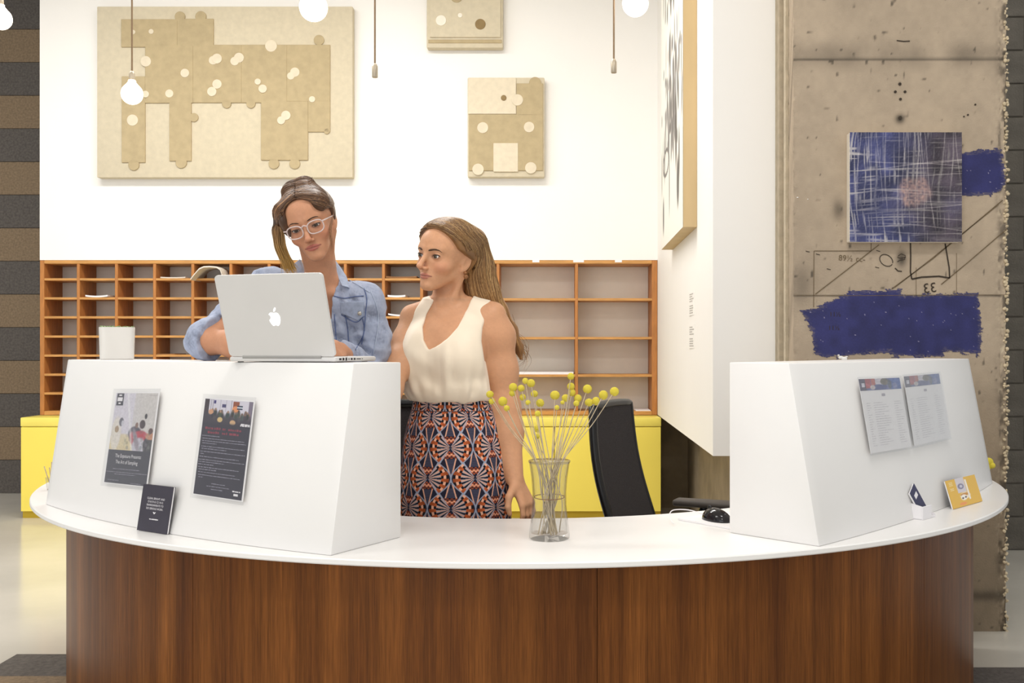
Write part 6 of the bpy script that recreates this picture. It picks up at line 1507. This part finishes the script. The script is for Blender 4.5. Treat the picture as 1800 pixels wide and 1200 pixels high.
    capV, capF = polygonize(H, (-.86, 2.93, 1.44), (-.58, 3.22, 1.78), .0034)
    capc = np.ones((len(capV), 3)) * np.array([84, 58, 40.0]) * (1 + .25 * vnoise(to_local(M, capV.astype(np.float32)).astype(float) * [20, 60, 60], 6))[:, None]
    lw = sstep(1.53, 1.46, capV[:, 2])[:, None]; capc = capc * (1 - lw) + np.array((176, 132, 70.0)) * lw
    guides, rad, cols, tips = [], [], [], []; K = 28
    def pick(b=1.0):
        w = rg.random(); base = (74, 51, 36) if w < .35 else ((94, 66, 46) if w < .75 else ((122, 88, 60) if w < .95 else (150, 112, 78))); return np.array(base, float) * rg.uniform(.88, 1.12) * b
    BUN = np.array((-.004, .034, .128))
    for i in range(1600):
        s = 1 if rg.random() < .5 else -1; t = rg.random() ** 1.2
        root = np.array((s * .002 + rg.normal(0, .0015), -.082 + .085 * t, .080 + .036 * t)); w = np.clip(t + rg.normal(0, .10), 0, 1)
        mid = np.array((s * .080, -.030 - .014 * rg.random(), .022)) * (1 - w) + np.array((s * .060, .03, .090)) * w
        e = np.array((s * .075, .045, .045)) * (1 - w) + np.array((s * .04, .06, .105)) * w
        a_ = cap_path(root, mid, .016, 9, .006); b_ = cap_path(mid, e, .016, 6); full = np.r_[a_, b_[1:], [BUN + rg.normal(0, .012, 3)]]
        guides.append(resample(crom(xf(M, full)[::2], 5), K)); rad.append(rg.uniform(.0007, .0012)); b = pick(); cols.append(b); tips.append(b * 1.05)
    for i in range(330):
        w = rg.random(); root = np.array((-.004 - .01 * rg.random(), -.074 + .06 * w, .085 + .025 * w)); pc = xf(M, cap_path(root, np.array((-.080, -.045 + .05 * w, .030)), .018, 9, .006))
        xw = rg.normal(0, 1); e = [px(480 + 17 * w + xw, 400, 3.00 + .03 * rg.random()), px(484 + 17 * w + xw * 1.5, 432, 3.005 + .03 * rg.random()), px(495 + 16 * w + xw * 2, 457, 3.02 + .02 * rg.random()), px(503 + 16 * w + xw * 4, 474 + rg.normal(0, 7), 3.03)]
        guides.append(resample(crom(np.r_[pc[[0, 3, 6, 8]], e], 6), K)); rad.append(rg.uniform(.0008, .0014)); b = pick(1.15); cols.append(b); tips.append(np.array((212, 168, 92.0)) * rg.uniform(.8, 1.08))
    G = np.array(guides); ofs = rg.uniform(-.0004, .0030, len(G))[:, None] * np.ones((1, K)); G0 = G.copy(); G = project(H, G, ofs); wl_ = np.clip(np.linspace(-.9, 1.6, K), 0, 1)[None, :, None]; G[1600:] = G[1600:] * (1 - wl_) + G0[1600:] * wl_; G[:, 1:-1] = (G[:, :-2] + 2 * G[:, 1:-1] + G[:, 2:]) / 4
    paths = list(G)
    for i in range(70):                                               # messy pinned knot
        c0 = np.array((-.004, .034, .112)) + np.clip(rg.normal(0, .010, 3), -.014, .014) * (1.6, 1, .6); r_ = rg.uniform(.012, .022); th = np.linspace(0, rg.uniform(1.6, 3.4), 12) + rg.uniform(0, 6); tl = rg.normal(0, .5)
        full = c0 + r_ * np.stack([np.cos(th) * 1.5, np.sin(th), .2 * np.sin(th * 1.3 + tl) + .25], -1); paths.append(resample(xf(M, full), K)); rad.append(rg.uniform(.0008, .0014)); b = pick(1.05); cols.append(b); tips.append(b)
    for i in range(16):                                                # wisps by the viewer-right ear
        root = np.array((.006 + .02 * rg.random(), -.070, .085)); pc = xf(M, cap_path(root, np.array((.079, -.022, .020)), .020, 8, .004)); x = rg.normal(0, 1.5); e = [px(580 + x, 402, 3.0), px(582 + x, 425, 3.01), px(583 + x * 1.6, 444 + rg.normal(0, 5), 3.02)]
        paths.append(resample(crom(np.r_[pc[[0, 3, 5, 7]], e], 6), K)); rad.append(rg.uniform(.0004, .0007)); b = pick(1.2); cols.append(b); tips.append(b * 1.3)
    hv = strand_mesh(paths, rad, cols, tips); V, Fq, c = merge([(capV, capF, capc), hv])
    mesh_obj('hair', V, Fq, M_hair, per, smooth=True, col=lina(np.clip(c, 0, 255)), world=True)
    return per
woman_blouse()
woman_denim()
